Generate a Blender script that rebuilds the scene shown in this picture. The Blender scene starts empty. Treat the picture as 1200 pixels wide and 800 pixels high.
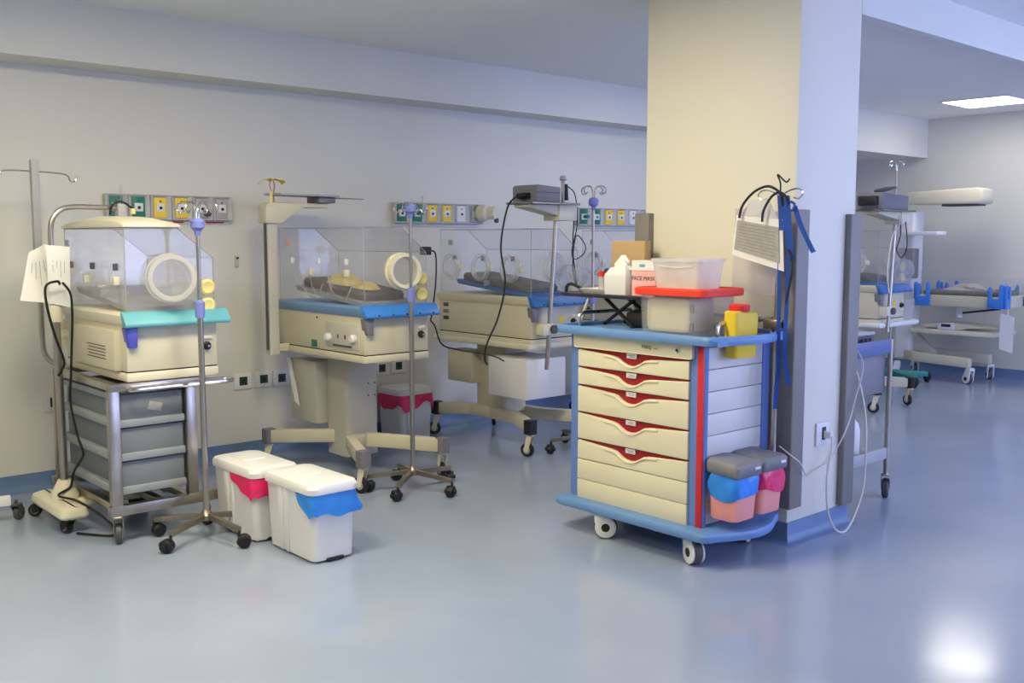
import bpy, bmesh, math, random
from mathutils import Vector, Matrix, Euler
random.seed(7)
PI = math.pi
S = bpy.context.scene
C = S.collection

# ------------------------------------------------------------------ camera
f_px = 1165.0
pitch = math.atan(120 / f_px); az = math.radians(48.2)
Fv = Vector((math.cos(az) * math.cos(pitch), math.sin(az) * math.cos(pitch), -math.sin(pitch)))
Rv = Vector((math.sin(az), -math.cos(az), 0)); Uv = Rv.cross(Fv)
cam = bpy.data.objects.new('camera', bpy.data.cameras.new('camera')); C.objects.link(cam)
cam.matrix_world = Matrix(((Rv.x, Uv.x, -Fv.x, 0), (Rv.y, Uv.y, -Fv.y, 0), (Rv.z, Uv.z, -Fv.z, 1.5), (0, 0, 0, 1)))
cam.data.sensor_width = 36; cam.data.lens = 36 * f_px / 1200; cam.data.clip_start = 0.05
S.camera = cam

# ------------------------------------------------------------------ world, lights, exposure
S.view_settings.view_transform = 'Standard'; S.view_settings.look = 'None'
S.view_settings.gamma = 1; S.view_settings.use_curve_mapping = False
S.view_settings.exposure = 0.06
try: S.cycles.transparent_max_bounces = 32
except Exception: pass
W = bpy.data.worlds.new('world'); S.world = W; W.use_nodes = True
W.node_tree.nodes['Background'].inputs[0].default_value = (0.55, 0.66, 1.0, 1)
W.node_tree.nodes['Background'].inputs[1].default_value = 0.6
WINDOWS = [(4.6, 2.2), (7.4, 2.2), (9.8, 1.6)]          # centre x, width, in the wall behind the camera's right shoulder
WIN_POWER = 76; WIN_COL = (0.42, 0.51, 1.0)
for x, w in WINDOWS:                                     # daylight entering at each window opening
    L = bpy.data.lights.new('window_daylight', 'AREA'); L.shape = 'RECTANGLE'; L.size = w; L.size_y = 1.4
    L.energy = WIN_POWER; L.color = WIN_COL
    o = bpy.data.objects.new('window_daylight', L); C.objects.link(o); o.location = (x, -1.97, 1.65)
    o.rotation_euler = Euler((PI / 2, 0, 0)); o.rotation_euler = (Vector((0, 1, 0))).to_track_quat('-Z', 'Z').to_euler()
WARM = (1.0, 0.88, 0.60); NEUTRAL = (1.0, 0.95, 0.86)
# ceiling panels: x, y, emission colour, strength; only the first is seen, later NEUTRAL ones are added fill
PANELS = [(10.07, 4.29, NEUTRAL, 13), (2.45, 3.4, WARM, 38), (1.1, 3.5, WARM, 46), (-0.6, 3.5, WARM, 34), (-0.8, 1.6, WARM, 16), (6.6, 0.9, NEUTRAL, 12), (3.2, 0.0, NEUTRAL, 5), (9.2, 0.9, NEUTRAL, 16), (6.6, 4.5, NEUTRAL, 17)]

# ------------------------------------------------------------------ helpers
def srgb(r, g, b):
    f = lambda c: (c / 255) / 12.92 if c <= 10 else ((c / 255 + 0.055) / 1.055) ** 2.4
    return (f(r), f(g), f(b), 1)
MATS = {}
def mat(name, rgb, rough=0.5, metal=0.0, var=0.06, scale=6.0, bump=0.0, bscale=80.0, spec=0.5, coat=0.0, trans=0.0, aniso=None):
    if name in MATS: return MATS[name]
    m = bpy.data.materials.new(name); m.use_nodes = True
    n = m.node_tree.nodes; l = m.node_tree.links; b = n['Principled BSDF']
    c = srgb(*rgb)
    tc = n.new('ShaderNodeTexCoord'); no = n.new('ShaderNodeTexNoise'); no.inputs['Scale'].default_value = scale
    no.inputs['Detail'].default_value = 4
    l.new(tc.outputs['Object'], no.inputs['Vector'])
    r = n.new('ShaderNodeValToRGB')
    r.color_ramp.elements[0].position = 0.3; r.color_ramp.elements[1].position = 0.7
    r.color_ramp.elements[0].color = tuple(max(0, v * (1 - var)) for v in c[:3]) + (1,)
    r.color_ramp.elements[1].color = tuple(min(1, v * (1 + var)) for v in c[:3]) + (1,)
    l.new(no.outputs['Fac'], r.inputs[0]); l.new(r.outputs[0], b.inputs['Base Color'])
    b.inputs['Roughness'].default_value = rough; b.inputs['Metallic'].default_value = metal
    b.inputs['Specular IOR Level'].default_value = spec; b.inputs['Coat Weight'].default_value = coat
    if trans: b.inputs['Transmission Weight'].default_value = trans
    if bump:
        n2 = n.new('ShaderNodeTexNoise'); n2.inputs['Scale'].default_value = bscale; l.new(tc.outputs['Object'], n2.inputs['Vector'])
        bp = n.new('ShaderNodeBump'); bp.inputs['Strength'].default_value = bump; bp.inputs['Distance'].default_value = 0.003
        l.new(n2.outputs['Fac'], bp.inputs['Height']); l.new(bp.outputs[0], b.inputs['Normal'])
    MATS[name] = m; return m
def sheet_mat(name, tint, haze, rough=0.04, ior=1.35, hazecol=(0.9, 0.9, 0.92)):
    """clear or milky plastic sheet: see-through with a surface gloss and some scattering"""
    if name in MATS: return MATS[name]
    m = bpy.data.materials.new(name); m.use_nodes = True
    n = m.node_tree.nodes; l = m.node_tree.links; n.clear()
    out = n.new('ShaderNodeOutputMaterial')
    tr = n.new('ShaderNodeBsdfTransparent'); tr.inputs[0].default_value = tint + (1,)
    di = n.new('ShaderNodeBsdfDiffuse'); di.inputs[0].default_value = hazecol + (1,)
    tl = n.new('ShaderNodeBsdfTranslucent'); tl.inputs[0].default_value = hazecol + (1,)
    ad = n.new('ShaderNodeMixShader'); ad.inputs[0].default_value = 0.5; l.new(di.outputs[0], ad.inputs[1]); l.new(tl.outputs[0], ad.inputs[2])
    no = n.new('ShaderNodeTexNoise'); no.inputs['Scale'].default_value = 5; tc = n.new('ShaderNodeTexCoord'); l.new(tc.outputs['Object'], no.inputs['Vector'])
    mr = n.new('ShaderNodeMapRange'); mr.inputs[3].default_value = haze * 0.7; mr.inputs[4].default_value = haze * 1.3
    l.new(no.outputs['Fac'], mr.inputs[0])
    m1 = n.new('ShaderNodeMixShader'); l.new(mr.outputs[0], m1.inputs[0]); l.new(tr.outputs[0], m1.inputs[1]); l.new(ad.outputs[0], m1.inputs[2])
    gl = n.new('ShaderNodeBsdfGlossy'); gl.inputs['Roughness'].default_value = rough
    lw = n.new('ShaderNodeLayerWeight'); lw.inputs[0].default_value = 0.5
    pw = n.new('ShaderNodeMath'); pw.operation = 'POWER'; pw.inputs[1].default_value = 4.0; l.new(lw.outputs['Facing'], pw.inputs[0])
    fr = n.new('ShaderNodeMath'); fr.operation = 'MULTIPLY_ADD'; fr.inputs[1].default_value = 0.4; fr.inputs[2].default_value = 0.025; l.new(pw.outputs[0], fr.inputs[0])
    m2 = n.new('ShaderNodeMixShader'); l.new(fr.outputs[0], m2.inputs[0]); l.new(m1.outputs[0], m2.inputs[1]); l.new(gl.outputs[0], m2.inputs[2])
    l.new(m2.outputs[0], out.inputs[0]); MATS[name] = m; return m
def emit_mat(name, col, strength):
    m = bpy.data.materials.new(name); m.use_nodes = True
    n = m.node_tree.nodes; l = m.node_tree.links; b = n['Principled BSDF']
    b.inputs['Base Color'].default_value = (0.9, 0.9, 0.9, 1)
    b.inputs['Emission Color'].default_value = col + (1,); b.inputs['Emission Strength'].default_value = strength
    return m

def V(*a): return Vector(a)
def rrect(x0, x1, y0, y1, r, n=4):
    pts = []
    for cx, cy, a0 in ((x1 - r, y1 - r, 0), (x0 + r, y1 - r, 90), (x0 + r, y0 + r, 180), (x1 - r, y0 + r, 270)):
        for k in range(n + 1):
            a = math.radians(a0 + 90 * k / n); pts.append((cx + r * math.cos(a), cy + r * math.sin(a)))
    return pts
def spline(pts, n=6, closed=False):
    P = [Vector(p) for p in pts]; out = []
    N = len(P)
    for i in range(N - 1):
        p0 = P[max(i - 1, 0)]; p1 = P[i]; p2 = P[i + 1]; p3 = P[min(i + 2, N - 1)]
        for k in range(n):
            t = k / n; t2 = t * t; t3 = t2 * t
            out.append(0.5 * ((2 * p1) + (-p0 + p2) * t + (2 * p0 - 5 * p1 + 4 * p2 - p3) * t2 + (-p0 + 3 * p1 - 3 * p2 + p3) * t3))
    out.append(P[-1]); return out
class M:
    """collects shapes of ONE part; build() links it as one mesh object"""
    def __init__(s): s.bm = bmesh.new()
    def _face(s, vs):
        try: return s.bm.faces.new(vs)
        except ValueError: return None
    def box(s, x0, x1, y0, y1, z0, z1):
        v = [s.bm.verts.new(p) for p in ((x0, y0, z0), (x1, y0, z0), (x1, y1, z0), (x0, y1, z0), (x0, y0, z1), (x1, y0, z1), (x1, y1, z1), (x0, y1, z1))]
        for f in ((3, 2, 1, 0), (4, 5, 6, 7), (0, 1, 5, 4), (1, 2, 6, 5), (2, 3, 7, 6), (3, 0, 4, 7)): s._face([v[i] for i in f])
        return s
    def loft(s, rings, cap0=True, cap1=True, closed=True):
        R = [[s.bm.verts.new(p) for p in r] for r in rings]; n = len(R[0])
        for a, b in zip(R, R[1:]):
            for i in range(n if closed else n - 1):
                j = (i + 1) % n; s._face([a[i], a[j], b[j], b[i]])
        if cap0: s._face(R[0][::-1])
        if cap1: s._face(R[-1])
        return s
    def prism(s, pts, axis, a, b):
        if axis == 'z': f = lambda p, h: (p[0], p[1], h)
        elif axis == 'y': f = lambda p, h: (p[0], h, p[1])
        else: f = lambda p, h: (h, p[0], p[1])
        return s.loft([[f(p, a) for p in pts], [f(p, b) for p in pts]])
    def tube(s, pts, r, seg=8, cap=True):
        P = [Vector(p) for p in pts]; rings = []; N = len(P)
        rr = r if isinstance(r, (list, tuple)) else [r] * N
        t = (P[1] - P[0]).normalized(); nrm = t.orthogonal().normalized()
        for i in range(N):
            d = (P[min(i + 1, N - 1)] - P[max(i - 1, 0)])
            if d.length < 1e-9: d = t
            d.normalize(); q = t.rotation_difference(d); nrm = q @ nrm; t = d
            bn = t.cross(nrm)
            rings.append([P[i] + (nrm * math.cos(2 * PI * k / seg) + bn * math.sin(2 * PI * k / seg)) * rr[i] for k in range(seg)])
        return s.loft(rings, cap, cap)
    def cyl(s, p0, p1, r, r1=None, seg=16): return s.tube([p0, p1], [r, r if r1 is None else r1], seg)
    def lathe(s, prof, o, axis=(0, 0, 1), seg=20, cap=True):
        o = Vector(o); a = Vector(axis).normalized(); u = a.orthogonal().normalized(); w = a.cross(u); rings = []
        for r, h in prof: rings.append([o + a * h + (u * math.cos(2 * PI * k / seg) + w * math.sin(2 * PI * k / seg)) * max(r, 1e-4) for k in range(seg)])
        return s.loft(rings, cap, cap)
    def torus(s, o, axis, R, r, seg=28, s2=8):
        o = Vector(o); a = Vector(axis).normalized(); u = a.orthogonal().normalized(); w = a.cross(u)
        rings = []
        for k in range(seg):
            t = 2 * PI * k / seg; e = u * math.cos(t) + w * math.sin(t)
            rings.append([s.bm.verts.new(o + e * (R + r * math.cos(2 * PI * j / s2)) + a * (r * math.sin(2 * PI * j / s2))) for j in range(s2)])
        for k in range(seg):
            A = rings[k]; B = rings[(k + 1) % seg]
            for j in range(s2): s._face([A[j], A[(j + 1) % s2], B[(j + 1) % s2], B[j]])
        return s
    def ball(s, o, r, sx=1, sy=1, sz=1, seg=14, rg=9):
        rings = []
        for i in range(1, rg):
            t = PI * i / rg
            rings.append([(o[0] + r * sx * math.sin(t) * math.cos(2 * PI * k / seg), o[1] + r * sy * math.sin(t) * math.sin(2 * PI * k / seg), o[2] - r * sz * math.cos(t)) for k in range(seg)])
        return s.loft(rings)
    def bar(s, p0, p1, w, h, up=(0, 0, 1)):
        """rectangular bar from p0 to p1, w across, h along up"""
        p0 = Vector(p0); p1 = Vector(p1); d = (p1 - p0).normalized(); up = Vector(up)
        sd = d.cross(up).normalized(); up = sd.cross(d).normalized()
        rg = lambda p: [p - sd * w / 2 - up * h / 2, p + sd * w / 2 - up * h / 2, p + sd * w / 2 + up * h / 2, p - sd * w / 2 + up * h / 2]
        return s.loft([rg(p0), rg(p1)])
    def path_bar(s, pts, w, h):
        """level beam following pts (mitred), w across, h tall"""
        P = [Vector(p) for p in pts]; rings = []
        for i, p in enumerate(P):
            d0 = (P[i] - P[i - 1]) if i else (P[1] - P[0]); d1 = (P[i + 1] - P[i]) if i < len(P) - 1 else d0
            d0 = Vector((d0.x, d0.y, 0)).normalized(); d1 = Vector((d1.x, d1.y, 0)).normalized()
            d = (d0 + d1).normalized(); k = 1 / max(0.5, d.dot(d1)); sd = Vector((d.y, -d.x, 0)) * w / 2 * k; u = Vector((0, 0, h / 2))
            rings.append([p - sd - u, p + sd - u, p + sd + u, p - sd + u])
        return s.loft(rings)
    def quad(s, a, b, c, d, th=0.001):
        a, b, c, d = map(Vector, (a, b, c, d)); n = (b - a).cross(d - a).normalized() * th
        return s.loft([[a, b, c, d], [a + n, b + n, c + n, d + n]])
    def shift(s, fn):
        for v in s.bm.verts: v.co = Vector(fn(v.co))
        return s
    def build(s, name, m, parent=None, bev=0, seg=2, off=None, ang=32, label=None):
        bm = s.bm
        bmesh.ops.remove_doubles(bm, verts=bm.verts, dist=1e-6)
        bmesh.ops.recalc_face_normals(bm, faces=bm.faces)
        if bev:
            ed = [e for e in bm.edges if len(e.link_faces) == 2 and e.calc_face_angle(0) > math.radians(30)]
            bmesh.ops.bevel(bm, geom=ed, offset=bev, segments=seg, profile=0.5, affect='EDGES', clamp_overlap=True)
        if off is not None:
            o_ = Vector(off)
            for v in bm.verts: v.co -= o_
        me = bpy.data.meshes.new(name); bm.to_mesh(me); bm.free()
        for p in me.polygons: p.use_smooth = True
        me.set_sharp_from_angle(angle=math.radians(ang))
        me.materials.append(m)
        o = bpy.data.objects.new(name, me); C.objects.link(o)
        if parent is not None: o.parent = parent
        if label: o['label'] = label
        return o
def tag(o, label, cat, group=None):
    o['label'] = label; o['category'] = cat
    if group: o['group'] = group
    return o
def thing(name, label, cat, loc=(0, 0, 0), rz=0, group=None):
    o = bpy.data.objects.new(name, None); C.objects.link(o); o.location = loc; o.rotation_euler = (0, 0, rz)
    o.empty_display_size = 0.1
    return tag(o, label, cat, group)
def solo(mb, name, m, loc, label, cat, group=None, **k):
    """a thing that is a single mesh, given in world coordinates, origin at loc"""
    o = mb.build(name, m, None, off=loc, **k); o.location = loc
    return tag(o, label, cat, group)
def struct(mb, name, m, parent=None, **k):
    o = mb.build(name, m, parent, **k)
    if parent is None: o['kind'] = 'structure'
    return o
def text_mesh(name, body, size, m, parent, mw, label=None):
    cu = bpy.data.curves.new(name, 'FONT'); cu.body = body; cu.size = size; cu.extrude = 0.0004; cu.align_x = 'CENTER'; cu.align_y = 'CENTER'
    t = bpy.data.objects.new(name, cu); C.objects.link(t)
    bpy.context.view_layer.update()
    me = bpy.data.meshes.new_from_object(t.evaluated_get(bpy.context.evaluated_depsgraph_get()))
    bpy.data.objects.remove(t); me.transform(mw); me.materials.clear(); me.materials.append(m)
    o = bpy.data.objects.new(name, me); C.objects.link(o); o.parent = parent
    return o
def frame(o, right, up):
    r = Vector(right).normalized(); u = Vector(up).normalized(); n = r.cross(u)
    return Matrix(((r.x, u.x, n.x, o[0]), (r.y, u.y, n.y, o[1]), (r.z, u.z, n.z, o[2]), (0, 0, 0, 1)))

# ------------------------------------------------------------------ materials
WALLC = (216, 215, 207)
m_wall = mat('wall_paint', WALLC, 0.6, var=0.015, scale=1.5, bump=0.05, bscale=250)
m_pillar = mat('pillar_paint', (224, 220, 204), 0.55, var=0.012, scale=1.5, bump=0.05, bscale=250)
m_ceil = mat('ceiling_paint', (238, 238, 236), 0.8, var=0.015, scale=1.0)
m_base = mat('baseboard_vinyl', (104, 130, 168), 0.35, var=0.06, scale=3)
m_guard = mat('bumper_grey', (128, 124, 120), 0.5, var=0.04)
m_steel = mat('brushed_steel', (176, 170, 160), 0.32, 1.0, var=0.10, scale=12)
m_chrome = mat('chrome', (215, 213, 208), 0.14, 1.0, var=0.03)
m_satin = mat('satin_steel', (150, 142, 128), 0.38, 0.9, var=0.1, scale=20)
m_beige = mat('beige_enamel', (206, 200, 176), 0.42, var=0.03, scale=2.5)
m_beige2 = mat('pale_grey_enamel', (196, 193, 182), 0.45, var=0.03, scale=2.5)
m_cream = mat('cream_plastic', (220, 214, 190), 0.4, var=0.03)
m_white = mat('white_plastic', (222, 222, 222), 0.38, var=0.015)
m_white2 = mat('white_enamel', (226, 226, 228), 0.4, var=0.02)
m_black = mat('black_rubber', (22, 22, 24), 0.55, var=0.2)
m_cable = mat('black_cable', (14, 14, 16), 0.5, var=0.1)
m_wcable = mat('white_cable', (214, 212, 204), 0.5, var=0.05)
m_dgrey = mat('dark_grey_plastic', (74, 74, 78), 0.5, var=0.08)
m_mgrey = mat('mid_grey_plastic', (120, 120, 126), 0.5, var=0.06)
m_hous = mat('outlet_housing_grey', (186, 186, 188), 0.4, var=0.03)
m_lgrey = mat('light_grey_plastic', (168, 170, 174), 0.45, var=0.04)
m_drawerg = mat('grey_drawer_plastic', (116, 122, 128), 0.55, var=0.05, scale=4)
m_drawerl = mat('grey_drawer_rim', (140, 147, 152), 0.5, var=0.04, scale=4)
m_blue = mat('bright_blue_plastic', (58, 128, 214), 0.35, var=0.04)
m_blue2 = mat('blue_band_plastic', (108, 146, 190), 0.4, var=0.05)
m_dblue = mat('deep_blue_plastic', (52, 108, 176), 0.4, var=0.05)
m_teal = mat('teal_plastic', (96, 168, 182), 0.4, var=0.04)
m_tblue = mat('trolley_blue', (100, 140, 192), 0.38, var=0.04)
m_tpost = mat('trolley_post_blue', (96, 126, 190), 0.4, var=0.04)
m_red = mat('red_stripe', (204, 40, 44), 0.4, var=0.05)
m_dred = mat('dark_red_drawer', (150, 14, 24), 0.45, var=0.06)
m_tcream = mat('trolley_cream', (220, 213, 184), 0.36, var=0.015)
m_tside = mat('trolley_side_white', (224, 222, 216), 0.42, var=0.015)
m_lilac = mat('lilac_collar', (120, 130, 200), 0.4, var=0.05)
m_slate = mat('slate_blue_rail', (88, 102, 150), 0.4, var=0.05)
m_purple = mat('violet_blue_latch', (74, 78, 180), 0.35, var=0.08)
m_yellow = mat('yellow_plastic', (236, 200, 50), 0.4, var=0.04)
m_pyel = mat('pale_yellow_rubber', (232, 218, 140), 0.5, var=0.05)
m_redcap = mat('red_plastic', (222, 48, 46), 0.38, var=0.04)
m_redlid = mat('orange_red_lid', (240, 66, 42), 0.38, var=0.04)
m_salmon = mat('salmon_plastic', (240, 158, 150), 0.42, var=0.02)
m_bagblue = mat('blue_film', (44, 134, 226), 0.28, var=0.12, scale=14)
m_bagpink = mat('pink_film', (228, 40, 104), 0.28, var=0.12, scale=14)
m_green = mat('green_plate', (24, 122, 98), 0.45, var=0.05)
m_gbase = mat('green_base', (30, 128, 118), 0.45, var=0.06)
m_yplate = mat('yellow_plate', (238, 204, 44), 0.45, var=0.04)
m_socket = mat('dark_green_socket', (22, 58, 46), 0.4, var=0.1)
m_paper = mat('paper', (234, 234, 230), 0.8, var=0.02, scale=10)
m_print = mat('print_ink', (70, 72, 78), 0.8, var=0.2)
m_pgrey = mat('printed_grey_sheet', (166, 166, 160), 0.8, var=0.10, scale=40)
m_pline = mat('faint_print', (142, 142, 138), 0.8, var=0.1)
m_card = mat('cardboard', (190, 160, 118), 0.85, var=0.05, scale=8)
m_strap = mat('blue_strap', (24, 74, 160), 0.75, var=0.10, scale=60)
m_matt = mat('mattress_grey', (104, 100, 98), 0.8, var=0.08)
m_blank = mat('yellow_blanket', (206, 190, 130), 0.9, var=0.12, scale=20, bump=0.4, bscale=60)
m_pyel2 = mat('yellow_ribbon', (222, 202, 92), 0.6, var=0.1)
m_redink = mat('red_print', (226, 70, 72), 0.7, var=0.1)
m_pinkbox = mat('pink_card', (228, 176, 176), 0.7, var=0.03)
m_screen = mat('screen_glass', (40, 46, 74), 0.15, var=0.1)
m_acryl = sheet_mat('clear_acrylic', (0.986, 0.988, 0.992), 0.025, hazecol=(0.90, 0.91, 0.96))
m_edge = sheet_mat('acrylic_edge', (0.70, 0.72, 0.74), 0.45, hazecol=(0.80, 0.82, 0.84))
m_milk = sheet_mat('milky_plastic', (0.9, 0.9, 0.9), 0.62, rough=0.25, hazecol=(0.93, 0.91, 0.88))
m_frost = sheet_mat('frosted_port', (0.93, 0.93, 0.93), 0.30, rough=0.12, hazecol=(0.93, 0.92, 0.86))
m_clear = sheet_mat('clear_box_plastic', (0.95, 0.95, 0.96), 0.16, rough=0.08)
m_bagclear = sheet_mat('clear_film', (0.93, 0.93, 0.95), 0.22, rough=0.1, hazecol=(0.85, 0.86, 0.92))

def floor_mat():
    m = bpy.data.materials.new('epoxy_floor'); m.use_nodes = True
    n = m.node_tree.nodes; l = m.node_tree.links; b = n['Principled BSDF']
    tc = n.new('ShaderNodeTexCoord'); no = n.new('ShaderNodeTexNoise'); no.inputs['Scale'].default_value = 0.9; no.inputs['Detail'].default_value = 6
    l.new(tc.outputs['Object'], no.inputs['Vector'])
    r = n.new('ShaderNodeValToRGB'); r.color_ramp.elements[0].position = 0.3; r.color_ramp.elements[1].position = 0.72
    r.color_ramp.elements[0].color = srgb(140, 154, 177); r.color_ramp.elements[1].color = srgb(155, 167, 187)
    l.new(no.outputs['Fac'], r.inputs[0])
    sp = n.new('ShaderNodeTexVoronoi'); sp.inputs['Scale'].default_value = 9; l.new(tc.outputs['Object'], sp.inputs['Vector'])
    r2 = n.new('ShaderNodeValToRGB'); r2.color_ramp.elements[0].color = (0.45, 0.45, 0.45, 1); r2.color_ramp.elements[1].color = (1, 1, 1, 1)
    r2.color_ramp.elements[0].position = 0.012; r2.color_ramp.elements[1].position = 0.03
    l.new(sp.outputs['Distance'], r2.inputs[0])
    mx = n.new('ShaderNodeMix'); mx.data_type = 'RGBA'; mx.blend_type = 'MULTIPLY'; mx.inputs[0].default_value = 0.35
    l.new(r.outputs[0], mx.inputs[6]); l.new(r2.outputs[0], mx.inputs[7]); l.new(mx.outputs[2], b.inputs['Base Color'])
    no2 = n.new('ShaderNodeTexNoise'); no2.inputs['Scale'].default_value = 3; no2.inputs['Detail'].default_value = 5; l.new(tc.outputs['Object'], no2.inputs['Vector'])
    mr = n.new('ShaderNodeMapRange'); mr.inputs[3].default_value = 0.11; mr.inputs[4].default_value = 0.20; l.new(no2.outputs['Fac'], mr.inputs[0]); l.new(mr.outputs[0], b.inputs['Roughness'])
    b.inputs['Specular IOR Level'].default_value = 0.55
    bp = n.new('ShaderNodeBump'); bp.inputs['Strength'].default_value = 0.06; bp.inputs['Distance'].default_value = 0.01; l.new(no2.outputs['Fac'], bp.inputs['Height']); l.new(bp.outputs[0], b.inputs['Normal'])
    return m

# ------------------------------------------------------------------ setting
X0, X1, Y0, YW, ZC = -3.0, 11.1, -2.0, 6.28, 2.84
struct(M().box(X0 - .1, X1 + .1, Y0 - .1, YW + .1, -0.1, 0), 'floor', floor_mat())
ceil_ = struct(M().box(X0 - .1, X1 + .1, Y0 - .1, YW + .1, ZC, ZC + 0.1), 'ceiling', m_ceil)
struct(M().box(X0 - .1, X1 + .1, YW, YW + .1, 0, ZC), 'wall_left', m_wall)
struct(M().box(X1, X1 + .1, Y0, YW, 0, ZC), 'wall_back', m_wall)
struct(M().box(X0 - .1, X0, Y0, YW, 0, ZC), 'wall_front', m_wall)
wr = M(); xs = X0
for x, w in WINDOWS:
    wr.box(xs, x - w / 2, Y0 - .1, Y0, 0, ZC); wr.box(x - w / 2, x + w / 2, Y0 - .1, Y0, 0, 0.95); wr.box(x - w / 2, x + w / 2, Y0 - .1, Y0, 2.35, ZC); xs = x + w / 2
wr.box(xs, X1, Y0 - .1, Y0, 0, ZC)
struct(wr, 'wall_right', m_wall)
for i, (x, w) in enumerate(WINDOWS):
    fr = M(); a, b_ = x - w / 2, x + w / 2
    fr.box(a, b_, Y0 - .09, Y0 - .03, 0.95, 1.0).box(a, b_, Y0 - .09, Y0 - .03, 2.30, 2.35)
    for q in (a, x - .025, b_ - .05): fr.box(q, q + .05, Y0 - .09, Y0 - .03, 1.0, 2.30)
    wobj = struct(fr, 'window_%d' % (i + 1), m_white)
def cove(pts_fn, a, b, axis):  # board with a coved foot
    return M().prism(pts_fn, axis, a, b)
H = 0.105
def base(d0, sgn):  # profile (distance from wall, z)
    return [(d0, 0.0), (d0 + sgn * .05, 0.0), (d0 + sgn * .03, .006), (d0 + sgn * .015, .022), (d0 + sgn * .008, .05), (d0 + sgn * .008, H), (d0, H)]
struct(M().prism(base(YW, -1), 'x', X0, X1), 'baseboard_left', m_base)
struct(M().prism(base(X1, -1), 'y', Y0, YW), 'baseboard_back', m_base)
struct(M().box(X0, 8.7, 5.99, YW, 2.51, ZC), 'trim_1', m_wall)
struct(M().box(8.7, X1, 5.37, YW, 2.41, ZC), 'trim_2', m_wall)
PX0, PX1, PY0, PY1 = 4.21, 4.76, 2.67, 3.61
struct(M().box(PX1, X1, PY0, 2.74, 2.63, ZC), 'trim_3', m_wall)
pillar = struct(M().box(PX0, PX1, PY0, PY1, 0, ZC), 'wall_pillar', m_pillar, bev=0.006)
pb = M()
pr_ = lambda d: [(PX0 - d, PY0 - d), (PX1 + d, PY0 - d), (PX1 + d, PY1 + d), (PX0 - d, PY1 + d)]
pb.loft([[(x, y, z) for x, y in pr_(d)] for d, z in ((.05, 0), (.03, .006), (.015, .022), (.008, .05), (.008, H), (.001, H))])
struct(pb, 'baseboard_pillar', m_base)
for L_, za, zb_ in (([(4.165, 2.72), (4.165, 2.635), (4.17, 2.63), (4.27, 2.63), (4.275, 2.635), (4.275, PY0), (PX0, PY0), (PX0, 2.72)], .185, 1.64),
                    ([(4.165, 3.55), (4.165, 3.645), (4.17, 3.65), (4.27, 3.65), (4.275, 3.645), (4.275, PY1), (PX0, PY1), (PX0, 3.55)], .185, 1.64),
                    ([(4.665, PY0), (4.665, 2.64), (4.67, 2.635), (4.77, 2.635), (4.775, 2.64), (4.775, 2.73), (PX1, 2.73), (PX1, PY0)], .115, 1.625)):
    struct(M().prism(L_, 'z', za, zb_), 'corner_guard', m_guard, pillar, bev=0.003)

# ceiling panels
def ceiling_panel(x, y, col, st, label, w=0.62, l=0.62):
    t = thing('ceiling_light', label, 'ceiling light', (x, y, ZC), group='square ceiling light panels')
    fr = M()
    for a, b, c, d in ((-w / 2 - .02, w / 2 + .02, -l / 2 - .02, -l / 2), (-w / 2 - .02, w / 2 + .02, l / 2, l / 2 + .02), (-w / 2 - .02, -w / 2, -l / 2, l / 2), (w / 2, w / 2 + .02, -l / 2, l / 2)):
        fr.box(a, b, c, d, -.012, -.0005)
    fr.build('frame', m_white, t)
    M().box(-w / 2, w / 2, -l / 2, l / 2, -.008, -.001).build('diffuser', emit_mat('lit_diffuser', col, st), t)
LLAB = ['bright square ceiling light panel above the far right corner of the room', 'warm ceiling light panel above the first incubator, out of frame', 'warm ceiling light panel above the left bay beside the camera, out of frame',
        'warm ceiling light panel at the near end of the left bay, out of frame', 'dim warm ceiling light panel above the camera, out of frame', 'unseen white fill panel added in the middle of the right bay ceiling, out of frame', 'unseen white fill panel added at the near end of the right bay ceiling, out of frame', 'unseen white fill panel added at the far end of the right bay ceiling, out of frame', 'unseen white fill panel added on the ceiling, hidden behind the pillar']
for i, (x, y, col, st) in enumerate(PANELS): ceiling_panel(x, y, col, st, LLAB[i])

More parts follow.
